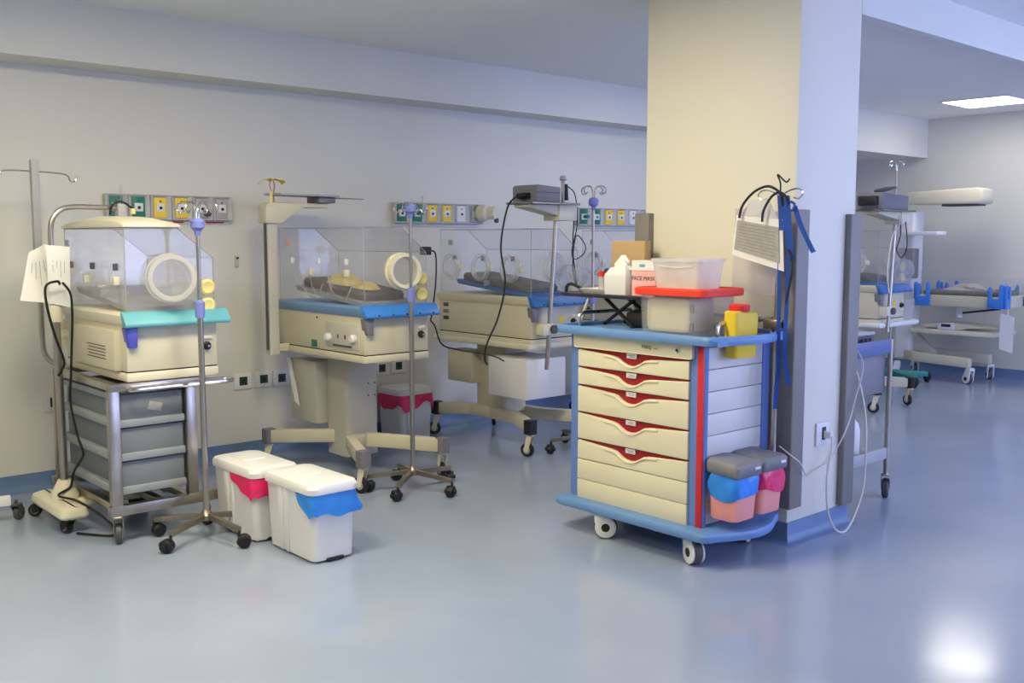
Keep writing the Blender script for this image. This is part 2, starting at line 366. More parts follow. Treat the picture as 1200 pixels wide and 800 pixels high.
# ------------------------------------------------------------------ shared builders
def caster(T, x, y, zt, r=0.045, w=0.028, rz=0.0, mh=None, mw=None, style='fork', hub=None):
    """caster whose swivel sits at x, y; wheel touches z=0; fork reaches zt"""
    mh = mh or m_cream; mw = mw or m_black; hub = hub or m_lgrey
    ca, sa = math.cos(rz), math.sin(rz); ox = 0.022
    loc = lambda a, b, z: (x + ca * a - sa * b, y + sa * a + ca * b, z)
    h = M()
    if style == 'fork':
        for s in (-1, 1):
            pts = [(-.024, zt - .004), (.02, zt - .004), (ox + .018, r + .004), (ox + .008, r - .016), (ox - .014, r - .01)]
            h.loft([[loc(a, s * (w / 2 + .003), z) for a, z in pts], [loc(a, s * (w / 2 + .008), z) for a, z in pts]])
        h.loft([[loc(a, b, zt - .012) for a, b in rrect(-.028, .026, -w / 2 - .008, w / 2 + .008, .008)], [loc(a, b, zt) for a, b in rrect(-.028, .026, -w / 2 - .008, w / 2 + .008, .008)]])
        h.cyl((x, y, zt - .002), (x, y, zt + .02), .009, seg=10)
    elif style == 'shell':     # two-sided fairing that hides most of the wheel
        n = 14; pts = [(ox + (r - .006) * math.cos(t), r + (r - .006) * math.sin(t)) for t in [math.radians(-200 + 250 * k / n) for k in range(n + 1)]]
        pts = [(a, max(b, .006)) for a, b in pts] + [(.026, zt - .004), (-.034, zt - .004), (-.034, zt - .045)]
        for s in (-1, 1): h.loft([[loc(a, s * (w / 2 + .002), z) for a, z in pts], [loc(a, s * (w / 2 + .014), z) for a, z in pts]])
        h.loft([[loc(a, b, zt - .03) for a, b in rrect(-.034, .026, -w / 2 - .012, w / 2 + .012, .01)], [loc(a, b, zt) for a, b in rrect(-.034, .026, -w / 2 - .012, w / 2 + .012, .01)]])
    else:                      # ball-like twin wheel hood
        n = 10; prof = [(math.radians(10 + 190 * k / n)) for k in range(n + 1)]
        ring = lambda b, k: [loc(ox + (r * k) * math.cos(t), b, r + (r * k) * math.sin(t)) for t in prof]
        h.loft([ring(-w / 2 - .004, .8), ring(-w / 2, 1.02), ring(w / 2, 1.02), ring(w / 2 + .004, .8)])
        h.cyl((x, y, r), (x, y, zt + .012), .008, seg=10)
    c = h.build('caster', mh, T, bev=0.002 if style == 'fork' else 0.004, seg=1 if style == 'fork' else 2)
    axis = Vector((-sa, ca, 0)); o = Vector(loc(ox, 0, r))
    ww = w / 2
    M().lathe([(r * .3, -ww), (r * .86, -ww), (r * .97, -ww * .7), (r, 0), (r * .97, ww * .7), (r * .86, ww), (r * .3, ww)], o, axis, 18).build('wheel', mw, c)
    k = .55 if style == 'fork' else .36
    e = ww + (.001 if style == 'fork' else .0155)
    M().lathe([(r * k, -e), (r * k, e)], o, axis, 14).build('hub', hub if style == 'fork' else m_black, c)
    return c
def cable(name, pts, r, m, label, cat='cable', parent=None, n=7, seg=6):
    mb = M().tube(spline(pts, n), r, seg)
    if parent is not None: return mb.build(name, m, parent)
    loc = tuple(pts[0]); return solo(mb, name, m, loc, label, cat)

def port(T, o, axis, R, depth=0.05, ring_mat=None, tilt=(0, 0, 0), cover=True):
    """round access port: collar, clamp ring and film"""
    ring_mat = ring_mat or m_frost
    a = Vector(axis).normalized(); o = Vector(o)
    p = M().lathe([(R * 1.06, 0), (R * 1.06, depth * .3), (R, depth * .35), (R, depth * .9), (R * .97, depth), (R * .80, depth), (R * .77, depth * .9), (R * .77, 0)], o, a, 32, cap=False).build('port', ring_mat, T)
    if cover:
        M().lathe([(R * .78, depth * .75), (R * .6, depth * .8), (R * .45, depth * .5), (R * .2, depth * .6), (.002, depth * .3)], o, a, 24, cap=False).build('port_cover', m_bagclear, p)
    u = a.orthogonal().normalized()
    hz = Vector((0, 0, 1)).cross(a).normalized()
    M().box(-.015, .015, -.008, .02, -.02, .02).shift(lambda c: o + hz * (R * 1.1 + c[0]) + a * c[1] + Vector((0, 0, c[2]))).build('port_latch', m_cream, p, bev=.003)
    return p

def hood(T, x0, x1, y0, y1, zb, zt, xt, zs, slope_y=0.0):
    """acrylic hood: profile in x/z (slanted on +x), run along y; 5 mm sheet"""
    prof = [(x0, zb), (x0, zt), (xt, zt), (x1, zs), (x1, zb)]
    th = .005
    inn = [(x0 + th, zb), (x0 + th, zt - th), (xt - th * .5, zt - th), (x1 - th, zs - th * .5), (x1 - th, zb)]
    h = M()
    R = lambda P, y: [h.bm.verts.new((x, y, z)) for x, z in P]
    A, B, a, b = R(prof, y0), R(prof, y1), R(inn, y0 + th), R(inn, y1 - th)
    for i in range(4):
        h._face([A[i], A[i + 1], B[i + 1], B[i]]); h._face([a[i], b[i], b[i + 1], a[i + 1]])
    h._face(A); h._face(B[::-1]); h._face(a[::-1]); h._face(b)
    for i, j in ((0, 4), (4, 0)):
        pass
    h._face([A[0], B[0], b[0], a[0]]); h._face([A[4], a[4], b[4], B[4]])
    h._face([A[0], a[0], a[4], A[4]]); h._face([B[0], B[4], b[4], b[0]])
    o = h.build('hood', m_acryl, T)
    e = M()
    for y in (y0, y1):
        P = [(x, y, z) for x, z in prof]
        for p, q in zip(P, P[1:]): e.cyl(p, q, .0028, seg=6)
    for x, z in prof[1:4]: e.cyl((x, y0, z), (x, y1, z), .0026, seg=6)
    e.build('hood_edge', m_edge, o)
    return o
def ymirror(): pass

def column_stand(T, cx, cy, zt, arms, colw=(.125, .125), mcol=None, blockm=None, style='fork', zb=.16, zc=.09, r=.05):
    """lifting column with four splayed arms and casters; arms: list of (list of xy, caster heading)"""
    mcol = mcol or m_beige2; blockm = blockm or m_mgrey
    M().loft([[(x, y, z) for x, y in rrect(cx - colw[0], cx + colw[0], cy - colw[1], cy + colw[1], .03)] for z in (zc, zt)]).build('column', mcol, T)
    for pts, rz in arms:
        arm = M().path_bar([(x, y, zb + .05) for x, y in pts], .062, .085).build('leg', m_beige, T, bev=.008)
        ex, ey = pts[-1]
        M().loft([[(x, y, z) for x, y in rrect(ex - .036, ex + .036, ey - .036, ey + .036, .012)] for z in (zb + .002, zb + .098)]).build('end_cap', blockm, arm)
        caster(T, ex, ey, zb, r=r, w=.03, rz=rz, mh=m_cream, style=style)

# ------------------------------------------------------------------ incubators
def incubator(label, c, z0=0.76, kind=2, name='incubator'):
    """origin on the floor under the body centre; x across (0.48), y along (1.03); -y is the end seen from the right"""
    T = thing(name, label, 'incubator', c)
    hx, hy = .235, .515; zb = z0 + .30
    if kind == 1: hy = .44
    # --- body
    body = M().box(-hx, hx, -hy, hy, z0 + .05, zb).build('body', m_beige, T, bev=.008)
    M().box(-hx - .004, hx + .004, -hy - .004, hy + .004, z0, z0 + .046).build('base_rim', m_beige if kind != 1 else m_cream, T, bev=.01)
    M().box(-hx + .004, hx - .004, -hy + .004, hy - .004, z0 + .04, z0 + .055).build('gap_seal', m_black, T)
    # --- deck band and handle rail
    band = {1: m_cream, 2: m_blue2, 3: m_beige}.get(kind, m_blue2)
    rail = {1: m_teal, 2: m_blue, 3: m_dblue}.get(kind, m_dblue)
    M().loft([[(x, y, z) for x, y in rrect(-hx - d, hx + d, -hy - d, hy + d, .02)] for d, z in ((.006, zb - .02), (.016, zb), (.016, zb + .028), (.0, zb + .04))]).build('deck', band, T)
    prof = [(-hy - .012, zb - .028), (-hy - .052, zb - .028), (-hy - .056, zb - .012), (-hy - .012, zb + .042), (-hy + .02, zb + .048)]
    def skew(v):
        t = (v[0] + hx) / (2 * hx); return (v[0], v[1], v[2])
    rl = M().prism(prof, 'x', -hx - .02, hx + .055).build('handle_rail', rail, T, bev=.006)
    if kind != 1:
        for k in range(5): M().cyl((-hx + .07 + k * .1, -hy - .056, zb - .012), (-hx + .07 + k * .1, -hy - .04, zb - .008), .006, seg=8).build('screw_hole', m_black, rl)
    # --- corner latch
    lt = {1: m_purple}.get(kind, m_mgrey)
    M().prism([(-hx - .012, zb - .03), (-hx + .05, zb - .03), (-hx + .045, zb - .13), (-hx + .005, zb - .13)], 'y', -hy - .03, -hy + .03).build('corner_latch', lt, T, bev=.005)
    # --- knob and cover on the end face
    M().lathe([(.022, 0), (.022, .012), (.014, .016), (.013, .03), (.004, .032)], (hx - .06, -hy, z0 + .155), (0, -1, 0), 16).build('end_knob', m_black, T)
    M().lathe([(.008, .03), (.006, .036)], (hx - .06, -hy, z0 + .155), (0, -1, 0), 10).build('knob_tip', m_chrome, T)
    M().box(hx - .075, hx - .03, -hy - .01, -hy + .005, z0 + .19, z0 + .205).build('end_tab', m_cream, T, bev=.003)
    # --- long side face
    if kind == 1:
        cov = M().box(-hx - .03, -hx + .01, -.36, .30, z0 + .05, z0 + .25).build('service_cover', m_beige, T, bev=.006)
        for k in range(5): M().box(-hx - .0315, -hx - .028, -.24, .02 - .02 * (k % 2), z0 + .10 + k * .016, z0 + .104 + k * .016).build('print_line', m_print, cov)
        M().lathe([(.02, 0), (.034, .006), (.03, .03), (.012, .034)], (-hx - .03, .33, z0 + .19), (-1, 0, 0), 12).build('cable_socket', m_cream, T)
        M().bar((-hx - .05, .33, z0 + .12), (-hx - .05, .33, z0 + .27), .03, .03, (1, 0, 0)).build('socket_clip', m_cream, T, bev=.006)
    elif kind == 2:
        pn = M().box(-hx - .006, -hx + .01, -.46, -.09, z0 + .075, z0 + .235).build('control_panel', m_beige2, T, bev=.004)
        for y in (-.41, -.13): M().lathe([(.026, 0), (.026, .02), (.018, .03)], (-hx - .005, y, z0 + .135 + (.01 if y < -.2 else .0)), (-1, 0, 0), 16).build('control_knob', m_white, pn)
        for y in (-.31, -.23): M().box(-hx - .008, -hx, y - .006, y + .006, z0 + .135, z0 + .16).build('indicator', m_black, pn)
        M().box(-hx - .008, -hx, -.38, -.17, z0 + .085, z0 + .097).build('slot', m_dgrey, pn)
        M().box(-hx - .004, -hx + .01, .03, .09, z0 + .06, z0 + .105).build('green_label', m_green, T)
        M().box(-hx - .006, -hx + .01, .465, .51, zb + .005, zb + .028).build('maker_plate', m_white, T, bev=.002)
        M().cyl((-hx - .006, .02, zb - .05), (-hx + .01, .02, zb - .05), .006, seg=8).build('button', m_black, T)
    else:
        for k, dz in ((0, .235), (1, .185), (2, .135)): M().box(-hx - .006, -hx + .01, .40, .46, z0 + dz, z0 + dz + .028).build('button', m_dgrey if k != 1 else m_mgrey, T, bev=.003)
        M().box(hx * .25 - .02, hx * .25 + .02, -hy - .003, -hy + .01, z0 + .15, z0 + .20).build('warning_sticker', m_yplate, T)
    # --- hood and what is in it
    zt = 1.555 if kind == 1 else z0 + .81
    hd = hood(T, -hx + .012, hx - .005, -hy + .012, hy - .012, zb + .03, zt, .045, zt - .15)
    pz = 1.305
    if kind in (1, 2):
        port(T, (.0 if kind == 1 else .04, -hy + .010, pz - (.0 if kind == 1 else .0)), (-.25 if kind == 1 else -.15, -1, 0.05), .118 if kind == 1 else .108, .085 if kind == 1 else .07, ring_mat=m_milk if kind == 1 else m_cream)
    else:
        port(T, (-.02, -hy + .01, pz), (0, -1, 0), .10, .04, cover=True)
        # crumpled clear film bag hanging by the end port
        bg = M(); rings = []
        for i in range(7):
            t = i / 6; r_ = .06 + .07 * math.sin(PI * min(1, t * 1.1)) ; z = pz + .02 - t * .2
            rings.append([(.10 + (r_ * (1 + .25 * math.sin(5 * a + i))) * math.cos(a), -hy - .06 + .5 * (r_ * (1 + .25 * math.cos(4 * a + 2 * i))) * math.sin(a), z) for a in [2 * PI * k / 16 for k in range(16)]])
        bg.loft(rings).build('film_bag', m_bagclear, T)
    for y in ((-.22, .20) if kind != 3 else (-.30, .02, .36)):
        port(T, (-hx + .010, y, pz - .01), (-1, 0, 0), .095, .03, ring_mat=m_acryl if kind != 3 else m_frost, cover=(kind == 3))
    for y in (-.32, .0, .33):
        M().box(-hx - .004, -hx + .016, y - .012, y + .012, pz + .04, pz + .075).build('hood_clip', m_white if kind == 2 else m_dgrey, T, bev=.003)
    for k in (0, 1):
        M().lathe([(.042, 0), (.042, .014), (.03, .022), (.012, .016), (.004, .016)], (hx - .045, -hy + .012, (1.16 if kind == 1 else z0 + .40) + k * .095), (0, -1, 0), 18).build('grommet', m_pyel, T)
    M().box(-hx + .008, -hx + .0125, .36, .41, pz + .15, pz + .19).build('hood_label', m_pinkbox if kind == 2 else m_lgrey, T)
    # tray and mattress
    tr = M().loft([[(x, y, zb + .045 + (y + .3) * .10) for x, y in rrect(-.19, .18, -.44 if hy > .5 else -.38, .36, .03)], [(x, y, zb + .075 + (y + .3) * .10) for x, y in rrect(-.20, .19, -.45 if hy > .5 else -.39, .37, .03)]]).build('mattress_tray', m_lgrey if kind != 3 else m_dblue, T)
    if kind != 1:
        M().loft([[(x * k, y * k2, zb + .078 + (y + .3) * .10 + dz) for x, y in rrect(-.165, .155, -.40, .33, .05)] for k, k2, dz in ((1, 1, 0), (1.02, 1.01, .03), (.96, .98, .05))]).build('mattress', m_matt, tr)
        if kind == 2:
            for (bx, by, sx, sy, sz) in ((-.03, .02, .11, .16, .085), (-.02, -.2, .10, .12, .06)):
                b = M().ball((0, 0, 0), 1, sx, sy, sz, 18, 10)
                b.shift(lambda v: (v[0] * (1 + .12 * math.sin(v[1] * 31)) + bx, v[1] + by, v[2] * (1 + .18 * math.sin(v[0] * 37 + v[1] * 23)) + zb + .13 + by * .1))
                b.build('folded_blanket', m_blank, T)
    if kind == 2:
        for k, ys in enumerate((-.12, .10, .22)):
            M().tube(spline([(-.2, ys + .06, zb + .22), (-.21, ys, zb + .12), (-.2, ys - .12, zb + .07), (-.19, ys - .2, zb + .16)], 6), .0045, 6).build('clear_tube', m_frost, T)
        # back wall of the hood
    else:
        M().box(-.20, .18, -.02 if kind == 1 else .0, .0 if kind == 1 else .03, zb + .10, zb + .14).build('tray_support', m_lgrey, T)
    return T
def shelf_post(T, x, y, z0, z1, kind, z_arm=None):
    pass

# the three stands beside the wall differ in what they carry
inc2 = incubator('beige incubator with bright blue handle rail and yellow blankets under its clear hood', (3.49, 5.465, 0), kind=2)
arms2 = [([(.03, -.10), (-.10, -.13), (-.30, -.58)], 1.9), ([(.03, -.10), (.08, -.16), (.29, -.58)], 1.3),
         ([(.03, .12), (-.06, .16), (-.38, .42)], 2.6), ([(.03, .12), (.10, .18), (.30, .46)], 0.6)]
column_stand(inc2, .065, .10, .76, arms2)
# side enclosure of the column, lamp post with arm behind
M().box(-.14, .0, .215, .55, .285, .70).build('supply_box', m_beige2, inc2, bev=.008)
M().quad((-.155, .50, .68), (-.155, .56, .70), (-.19, .40, .42), (-.19, .34, .40), .004).build('hanging_card', m_white, inc2)
for dz in (.36, .44):
    for dx in (.11, .16): M().cyl((dx, -.0255, dz + .12), (dx, -.022, dz + .12), .006, seg=8).build('bolt', m_dgrey, inc2)
M().loft([[(x, y, z) for x, y in rrect(-.375, -.305, .375, .445, .008)] for z in (.75, 1.62)]).build('lamp_post', m_beige2, inc2)
M().box(-.385, -.375, .39, .41, .78, 1.62).build('post_groove', m_dgrey, inc2)
M().bar((-.34, .41, .79), (-.15, .41, .79), .05, .05).build('post_bracket', m_beige, inc2, bev=.006)
M().prism([(-.395, 1.60), (-.285, 1.60), (-.12, 1.705), (.07, 1.705), (.07, 1.735), (-.37, 1.735), (-.395, 1.71)], 'y', .355, .465).build('lamp_arm', m_beige, inc2, bev=.008)
M().prism([(-.02, 1.738), (.11, 1.738), (.11, 1.775), (-.02, 1.785)], 'y', .33, .49).build('lamp_head', m_mgrey, inc2, bev=.008)
M().prism([(-.32, 1.782), (.12, 1.777), (.12, 1.790), (-.32, 1.796)], 'y', .30, .52).build('arm_shelf', m_lgrey, inc2, bev=.003)
M().cyl((.12, .41, 1.775), (.38, .41, 1.775), .005, .003, 8).build('probe_rod', m_mgrey, inc2)
# yellow winged ornament wired on top of the arm
bf = thing('yellow_ornament', 'yellow winged ribbon ornament standing on the lamp arm of the blanket incubator', 'ornament', (3.17, 5.87, 1.735))
for s in (-1, 1):
    w = M(); rows = []
    for i in range(7):
        t = i / 6; rows.append([(s * t * .085, -.02 + .008 * math.sin(6 * t), .145 + .012 * math.sin(PI * t) - .012 * t * t + .006 * math.sin(9 * t)), (s * t * .085, .03 + .01 * math.cos(5 * t), .140 + .012 * math.sin(PI * t) - .02 * t * t),
                           (s * t * .085, .03 + .01 * math.cos(5 * t), .136 + .012 * math.sin(PI * t) - .02 * t * t), (s * t * .085, -.02 + .008 * math.sin(6 * t), .141 + .012 * math.sin(PI * t) - .012 * t * t + .006 * math.sin(9 * t))])
    w.loft(rows).build('wing', m_pyel2, bf)
    M().tube(spline([(s * .012, 0, .14), (s * .016, 0, .10), (s * .004 + .005, 0, .055), (s * .012, 0, .0)], 5), .003, 6).build('wire_stem', m_dred if s > 0 else m_redink, bf)
M().cyl((-.015, 0, 0), (-.005, 0, .07), .012, .008, 10).build('foot', m_pyel, bf)

inc3 = incubator('beige incubator with deep blue rail, round side ports and shelf on a steel pole', (4.88, 5.515, 0), kind=3)
arms3 = [([(-.09, .06), (-.09, -.20), (-.28, -.56)], 1.9), ([(.15, .06), (.15, -.20), (.32, -.56)], 1.2),
         ([(-.09, .06), (-.09, .30), (-.26, .52)], 2.4), ([(.15, .06), (.15, .30), (.30, .50)], 0.7)]
column_stand(inc3, .03, .10, .76, arms3, colw=(.11, .17), zc=.22, mcol=m_beige, blockm=m_black, style='fork')
M().box(-.262, .30, -.53, .56, .735, .775).build('stand_top', m_cream, inc3, bev=.012)
M().box(-.26, .12, -.50, -.09, .385, .665).build('drawer_box', m_white2, inc3, bev=.006)
M().box(-.17, .0, .20, .50, .42, .66).build('supply_box', m_beige, inc3, bev=.008)
def shelf_pole(T, px, py, z0, z1, lean=.0, back=.42):
    bx_ = px - lean
    M().cyl((bx_, py, z0), (px, py, z1), .016, seg=14).build('support_pole', m_steel, T)
    cx_ = bx_ + lean * (.88 - z0) / (z1 - z0)
    M().box(cx_ - .07, cx_ + .03, py - .02, py + .06, .84, .92).build('pole_clamp', m_cream, T, bev=.006)
    M().lathe([(.03, -.01), (.03, .01)], (cx_ + .02, py - .03, .88), (0, -1, 0), 12).build('clamp_knob', m_dgrey, T)
    zs = z1 + .01
    M().prism([(px + .06, zs - .07), (px + .06, zs + .02), (px - back, zs + .02), (px - back, zs + .0)], 'y', py - .07, py + .07).build('shelf_bracket', m_beige, T, bev=.004)
    M().box(px - .05, px + .12, py - .08, py + .08, zs - .085, zs + .025).build('shelf_socket', m_cream, T, bev=.006)
    M().box(px - back - .02, px + .10, py - .13, py + .13, zs + .02, zs + .035).build('shelf', m_satin, T, bev=.003)
    M().cyl((px - back - .02, py - .11, zs + .024), (px - back - .16, py - .11, zs + .028), .005, seg=8).build('shelf_rod', m_mgrey, T)
PX, PY = 4.80, 4.93
shelf_pole(inc3, PX - 4.88 + .02, PY - 5.515, .60, 1.70, lean=.09, back=.33)
mon = thing('monitor_box', 'grey metal device box on the shelf above the deep blue railed incubator', 'medical device', (4.63, 4.93, 1.746))
M().prism([(-.11, 0), (.11, 0), (.11, .10), (-.095, .112), (-.11, .10)], 'y', -.12, .12).build('case', m_mgrey, mon, bev=.006)
M().box(-.13, -.105, -.06, .05, .02, .06).build('connector', m_black, mon, bev=.006)
M().cyl((-.19, -.02, .035), (-.12, -.02, .04), .018, .022, 10).build('plug', m_black, mon)
M().box(-.105, .105, -.122, -.118, .06, .064).build('seam', m_dgrey, mon)
clampt = thing('pole_probe_holder', 'small black probe clamped upright on the pole top beside the grey device box', 'probe holder', (4.88, 4.93, 1.746))
M().cyl((0, 0, 0), (0, 0, .16), .014, seg=10).build('stem', m_steel, clampt)
M().cyl((.02, -.01, .02), (.02, -.01, .13), .018, .012, 10).build('probe', m_black, clampt)
M().lathe([(.012, 0), (.026, .012), (.02, .035), (.006, .04)], (0, 0, .15), (0, 0, 1), 12).build('cap', m_lgrey, clampt)
cable('power_cable', [(4.43, 4.91, 1.78), (4.34, 4.90, 1.70), (4.24, 4.85, 1.45), (4.26, 4.83, 1.22), (4.19, 4.82, 1.0), (4.08, 4.80, .84), (4.06, 4.80, .74), (4.10, 4.82, .70)], .006, m_cable, 'long black power cable dropping from the grey device box past the incubator')
cable('probe_lead', [(4.92, 4.92, 1.86), (4.98, 4.91, 1.80), (4.99, 4.9, 1.6), (4.94, 4.9, 1.42), (4.97, 4.9, 1.36), (5.06, 4.9, 1.40), (5.07, 4.9, 1.46), (4.98, 4.9, 1.52), (4.95, 4.9, 1.30), (4.99, 4.9, 1.18), (4.95, 4.9, 1.42), (4.96, 4.9, 1.64)], .004, m_cable, 'looped thin probe lead hanging beside the pole of the deep blue railed incubator')
# black adaptor cable from wall side down between incubators
ad = thing('power_adaptor', 'black power plug with lead between the blanket incubator and the next one', 'power plug', (3.98, 5.30, 1.42))
M().box(-.035, .02, -.03, .03, -.025, .03).build('plug', m_black, ad, bev=.005)
M().tube(spline([(.02, 0, .005), (.07, 0, -.01), (.08, 0, -.10), (.07, 0, -.25), (.04, 0, -.42), (.03, 0, -.46), (.05, -.02, -.5), (.09, -.04, -.62), (.18, -.1, -.66), (.35, -.25, -.70), (.42, -.3, -.74)], 6), .0055, 6).build('lead', m_cable, ad)

inc4 = incubator('incubator mostly hidden behind the drawer trolley with a device on its shelf', (6.42, 5.515, 0), kind=3)
column_stand(inc4, .03, .10, .76, arms3, colw=(.11, .17), zc=.22, mcol=m_beige, blockm=m_black)
M().box(-.262, .30, -.53, .56, .735, .775).build('stand_top', m_cream, inc4, bev=.012)
M().box(-.26, .30, -.50, -.13, .385, .665).build('drawer_box', m_white2, inc4, bev=.006)
shelf_pole(inc4, .05, -.585, .60, 1.71)
M().loft([[(x, y, z) for x, y in rrect(-.32, -.26, -.60, -.54, .01)] for z in (.70, 1.60)]).build('white_post', m_white, inc4)
M().prism([(-.36, 1.60), (-.20, 1.60), (-.10, 1.71), (-.36, 1.73)], 'y', -.64, -.52).build('post_head', m_beige, inc4, bev=.006)
dev4 = thing('monitor_box', 'dark grey device box on the shelf behind the trolley, next to the pillar', 'medical device', (6.35, 4.93, 1.755))
M().prism([(-.19, 0), (.20, 0), (.18, .08), (.05, .10), (-.18, .085)], 'y', -.10, .10).build('case', m_dgrey, dev4, bev=.008)
M().box(-.10, .02, -.06, .06, .09, .105).build('top_vent', m_black, dev4, bev=.004)
M().tube(spline([(.08, -.02, .09), (.05, 0, .20), (.16, 0, .25), (.30, 0, .18), (.36, 0, .02), (.30, .02, -.04)], 6), .005, 6).build('lead', m_cable, dev4)
M().tube(spline([(.13, .02, .06), (.12, .02, .16), (.13, .02, .24), (.16, .02, .14), (.15, .02, .06)], 6), .004, 6).build('lead', m_cable, dev4)

# ------------------------------------------------------------------ first incubator on its steel cart
inc1 = incubator('incubator with turquoise handle rail and cream domed lid standing on the steel drawer cart', (2.045, 5.285, 0), z0=.80, kind=1)
cap = M(); rows = []
for i in range(11):
    t = i / 10; y = -.45 + .90 * t; hgt = .020 + .038 * math.sin(PI * t) ** .7
    rows.append([(-.235, y, 1.558), (.055, y, 1.558), (.050, y, 1.558 + hgt * .7), (-.02, y, 1.560 + hgt), (-.16, y, 1.560 + hgt), (-.23, y, 1.558 + hgt * .7)])
cap.loft(rows).build('domed_lid', m_cream, inc1, bev=.003)
# J-shaped infusion pole fixed at the rear of this incubator
M().tube([(-.325, .56, 1.90), (-.325, .56, 1.0)] + spline([(-.325, .56, .98), (-.32, .56, .88), (-.29, .54, .82), (-.24, .48, .80), (-.16, .40, .80)], 5), .015, 10).build('infusion_pole', m_steel, inc1)
M().box(-.345, -.305, .54, .58, 1.42, 1.93).build('pole_sleeve', m_lgrey, inc1, bev=.004)
M().tube(spline([(-.56, .56, 1.86), (-.545, .56, 1.83), (-.52, .56, 1.825), (-.50, .56, 1.85), (-.47, .56, 1.868), (-.32, .56, 1.868), (-.19, .56, 1.862), (-.15, .56, 1.85), (-.135, .56, 1.82), (-.11, .56, 1.825), (-.10, .56, 1.855)], 5), .005, 8).build('hook_bar', m_chrome, inc1)

cart = thing('drawer_cart', 'steel cart with three grey plastic drawers carrying the first incubator', 'cart', (2.0, 5.285, 0))
def barpart(name, p0, p1, w, h, m=m_steel, par=cart): return M().bar(p0, p1, w, h).build(name, m, par, bev=.003)
cx0, cx1, cy0, cy1 = -.25, .14, -.43, .43
barpart('base_bar', (-.30, -.43, .17), (.36, -.43, .17), .045, .05)
barpart('base_bar', (-.30, .43, .17), (.36, .43, .17), .045, .05)
barpart('base_bar', (-.02, -.43, .165), (-.02, .43, .165), .045, .035)
barpart('base_bar', (.13, -.43, .165), (.13, .43, .165), .045, .035)
barpart('base_bar', (-.23, -.43, .165), (-.23, .43, .165), .045, .035)
for x in (-.262, .128):
    for y in (cy0 + .005, cy1 - .04): M().box(x - .027, x + .027, y - .02, y + .02, .185, .765).build('post', m_steel, cart, bev=.003)
fr = M()
for y in (cy0, cy1): fr.bar((cx0 - .03, y, .78), (.21, y, .78), .045, .035)
for x in (cx0, .19): fr.bar((x, cy0, .78), (x, cy1, .78), .045, .035)
fr.build('top_frame', m_steel, cart, bev=.003)
M().tube(spline([(-.18, -.44, .775), (-.20, -.485, .772), (-.15, -.50, .772), (.10, -.50, .772), (.30, -.50, .772), (.335, -.47, .772), (.31, -.44, .772), (.25, -.43, .772), (.2, -.43, .775)], 6), .013, 10).build('handle_rail', m_chrome, cart)
M().box(-.225, .125, -.385, .355, .245, .745).build('drawer_shell', m_drawerg, cart, bev=.004)
for k in range(3):
    z = .245 + k * .167
    d = M().box(-.228, .094, -.412, -.37, z, z + .158).build('drawer', m_drawerg, cart, bev=.004)
    M().box(-.232, .098, -.430, -.408, z - .002, z + .036).build('drawer_lip', m_drawerl, d, bev=.006)
    M().box(-.262, -.222, -.395, .36, z - .002, z + .036).build('drawer_lip', m_drawerl, d, bev=.006)
M().box(-.255, -.222, -.395, .36, .715, .745).build('side_rim', m_drawerl, cart, bev=.004)
M().quad((-.09, -.4135, .655), (-.02, -.4135, .64), (-.01, -.4135, .68), (-.075, -.4135, .695), .0015).build('tape_label', m_pgrey, cart)
for x, y, a in ((-.26, -.43, 1.2), (.32, -.43, .8), (-.26, .43, 2.0), (.32, .43, .4)): caster(cart, x, y, .145, r=.052, w=.032, rz=a, mh=m_steel, mw=m_dgrey, hub=m_lgrey)

# bent-pole stand in front of the first incubator
bs = thing('arm_stand', 'cream wheeled stand with a bent steel pole arching over the first incubator', 'stand', (1.68, 5.45, 0))
b = M(); b.loft([[(x, y, z) for x, y in rrect(-.06 - d, .42 + d, -.08 - d, .08 + d, .03)] for d, z in ((.0, .080), (.012, .092), (.004, .118), (-.03, .132))])
b.build('base_beam', m_cream, bs, bev=.004)
b = M(); b.loft([[(x, y, z) for x, y in rrect(-.10 - d, .03 + d, -.27 - d, .25 + d, .04)] for d, z in ((0, .075), (.01, .09), (.0, .125), (-.03, .14))])
b.build('cross_beam', m_cream, bs, bev=.004)
M().lathe([(.075, .13), (.07, .16), (.045, .205), (.034, .23)], (0, 0, 0), (0, 0, 1), 20).build('pole_boot', m_cream, bs)
M().cyl((0, 0, .22), (-.005, 0, 1.10), .021, seg=16).build('lower_pole', m_steel, bs)
M().lathe([(.034, 1.07), (.034, 1.15), (.028, 1.16)], (-.005, 0, 0), (0, 0, 1), 16).build('pole_collar', m_cream, bs)
M().tube([(-.005, 0, 1.14), (-.012, 0, 1.50)] + spline([(-.012, 0, 1.52), (0, 0, 1.60), (.05, 0, 1.655), (.12, 0, 1.668), (.20, 0, 1.668)], 5) + [(.36, 0, 1.668)], .0135, 10).build('bent_pole', m_steel, bs)
hd = M().box(.33, .375, -.03, .03, 1.60, 1.69).build('arm_clamp', m_lgrey, bs, bev=.006)
M().tube(spline([(.29, -.02, 1.63), (.30, -.03, 1.68), (.35, -.03, 1.70), (.40, -.03, 1.67), (.42, -.02, 1.65)], 5), .006, 6).build('clamp_lead', m_black, hd)
M().lathe([(.014, 0), (.012, .03)], (.41, -.03, 1.635), (0, 0, 1), 10).build('lead_tip', m_pyel, hd)
for x, y, a in ((-.06, -.24, 1.9), (-.07, .21, 2.6), (.37, -.05, 0.5), (.37, .06, -.4)): caster(bs, x, y, .08, r=.036, w=.034, rz=a, mh=m_black, mw=m_black, hub=m_lgrey)
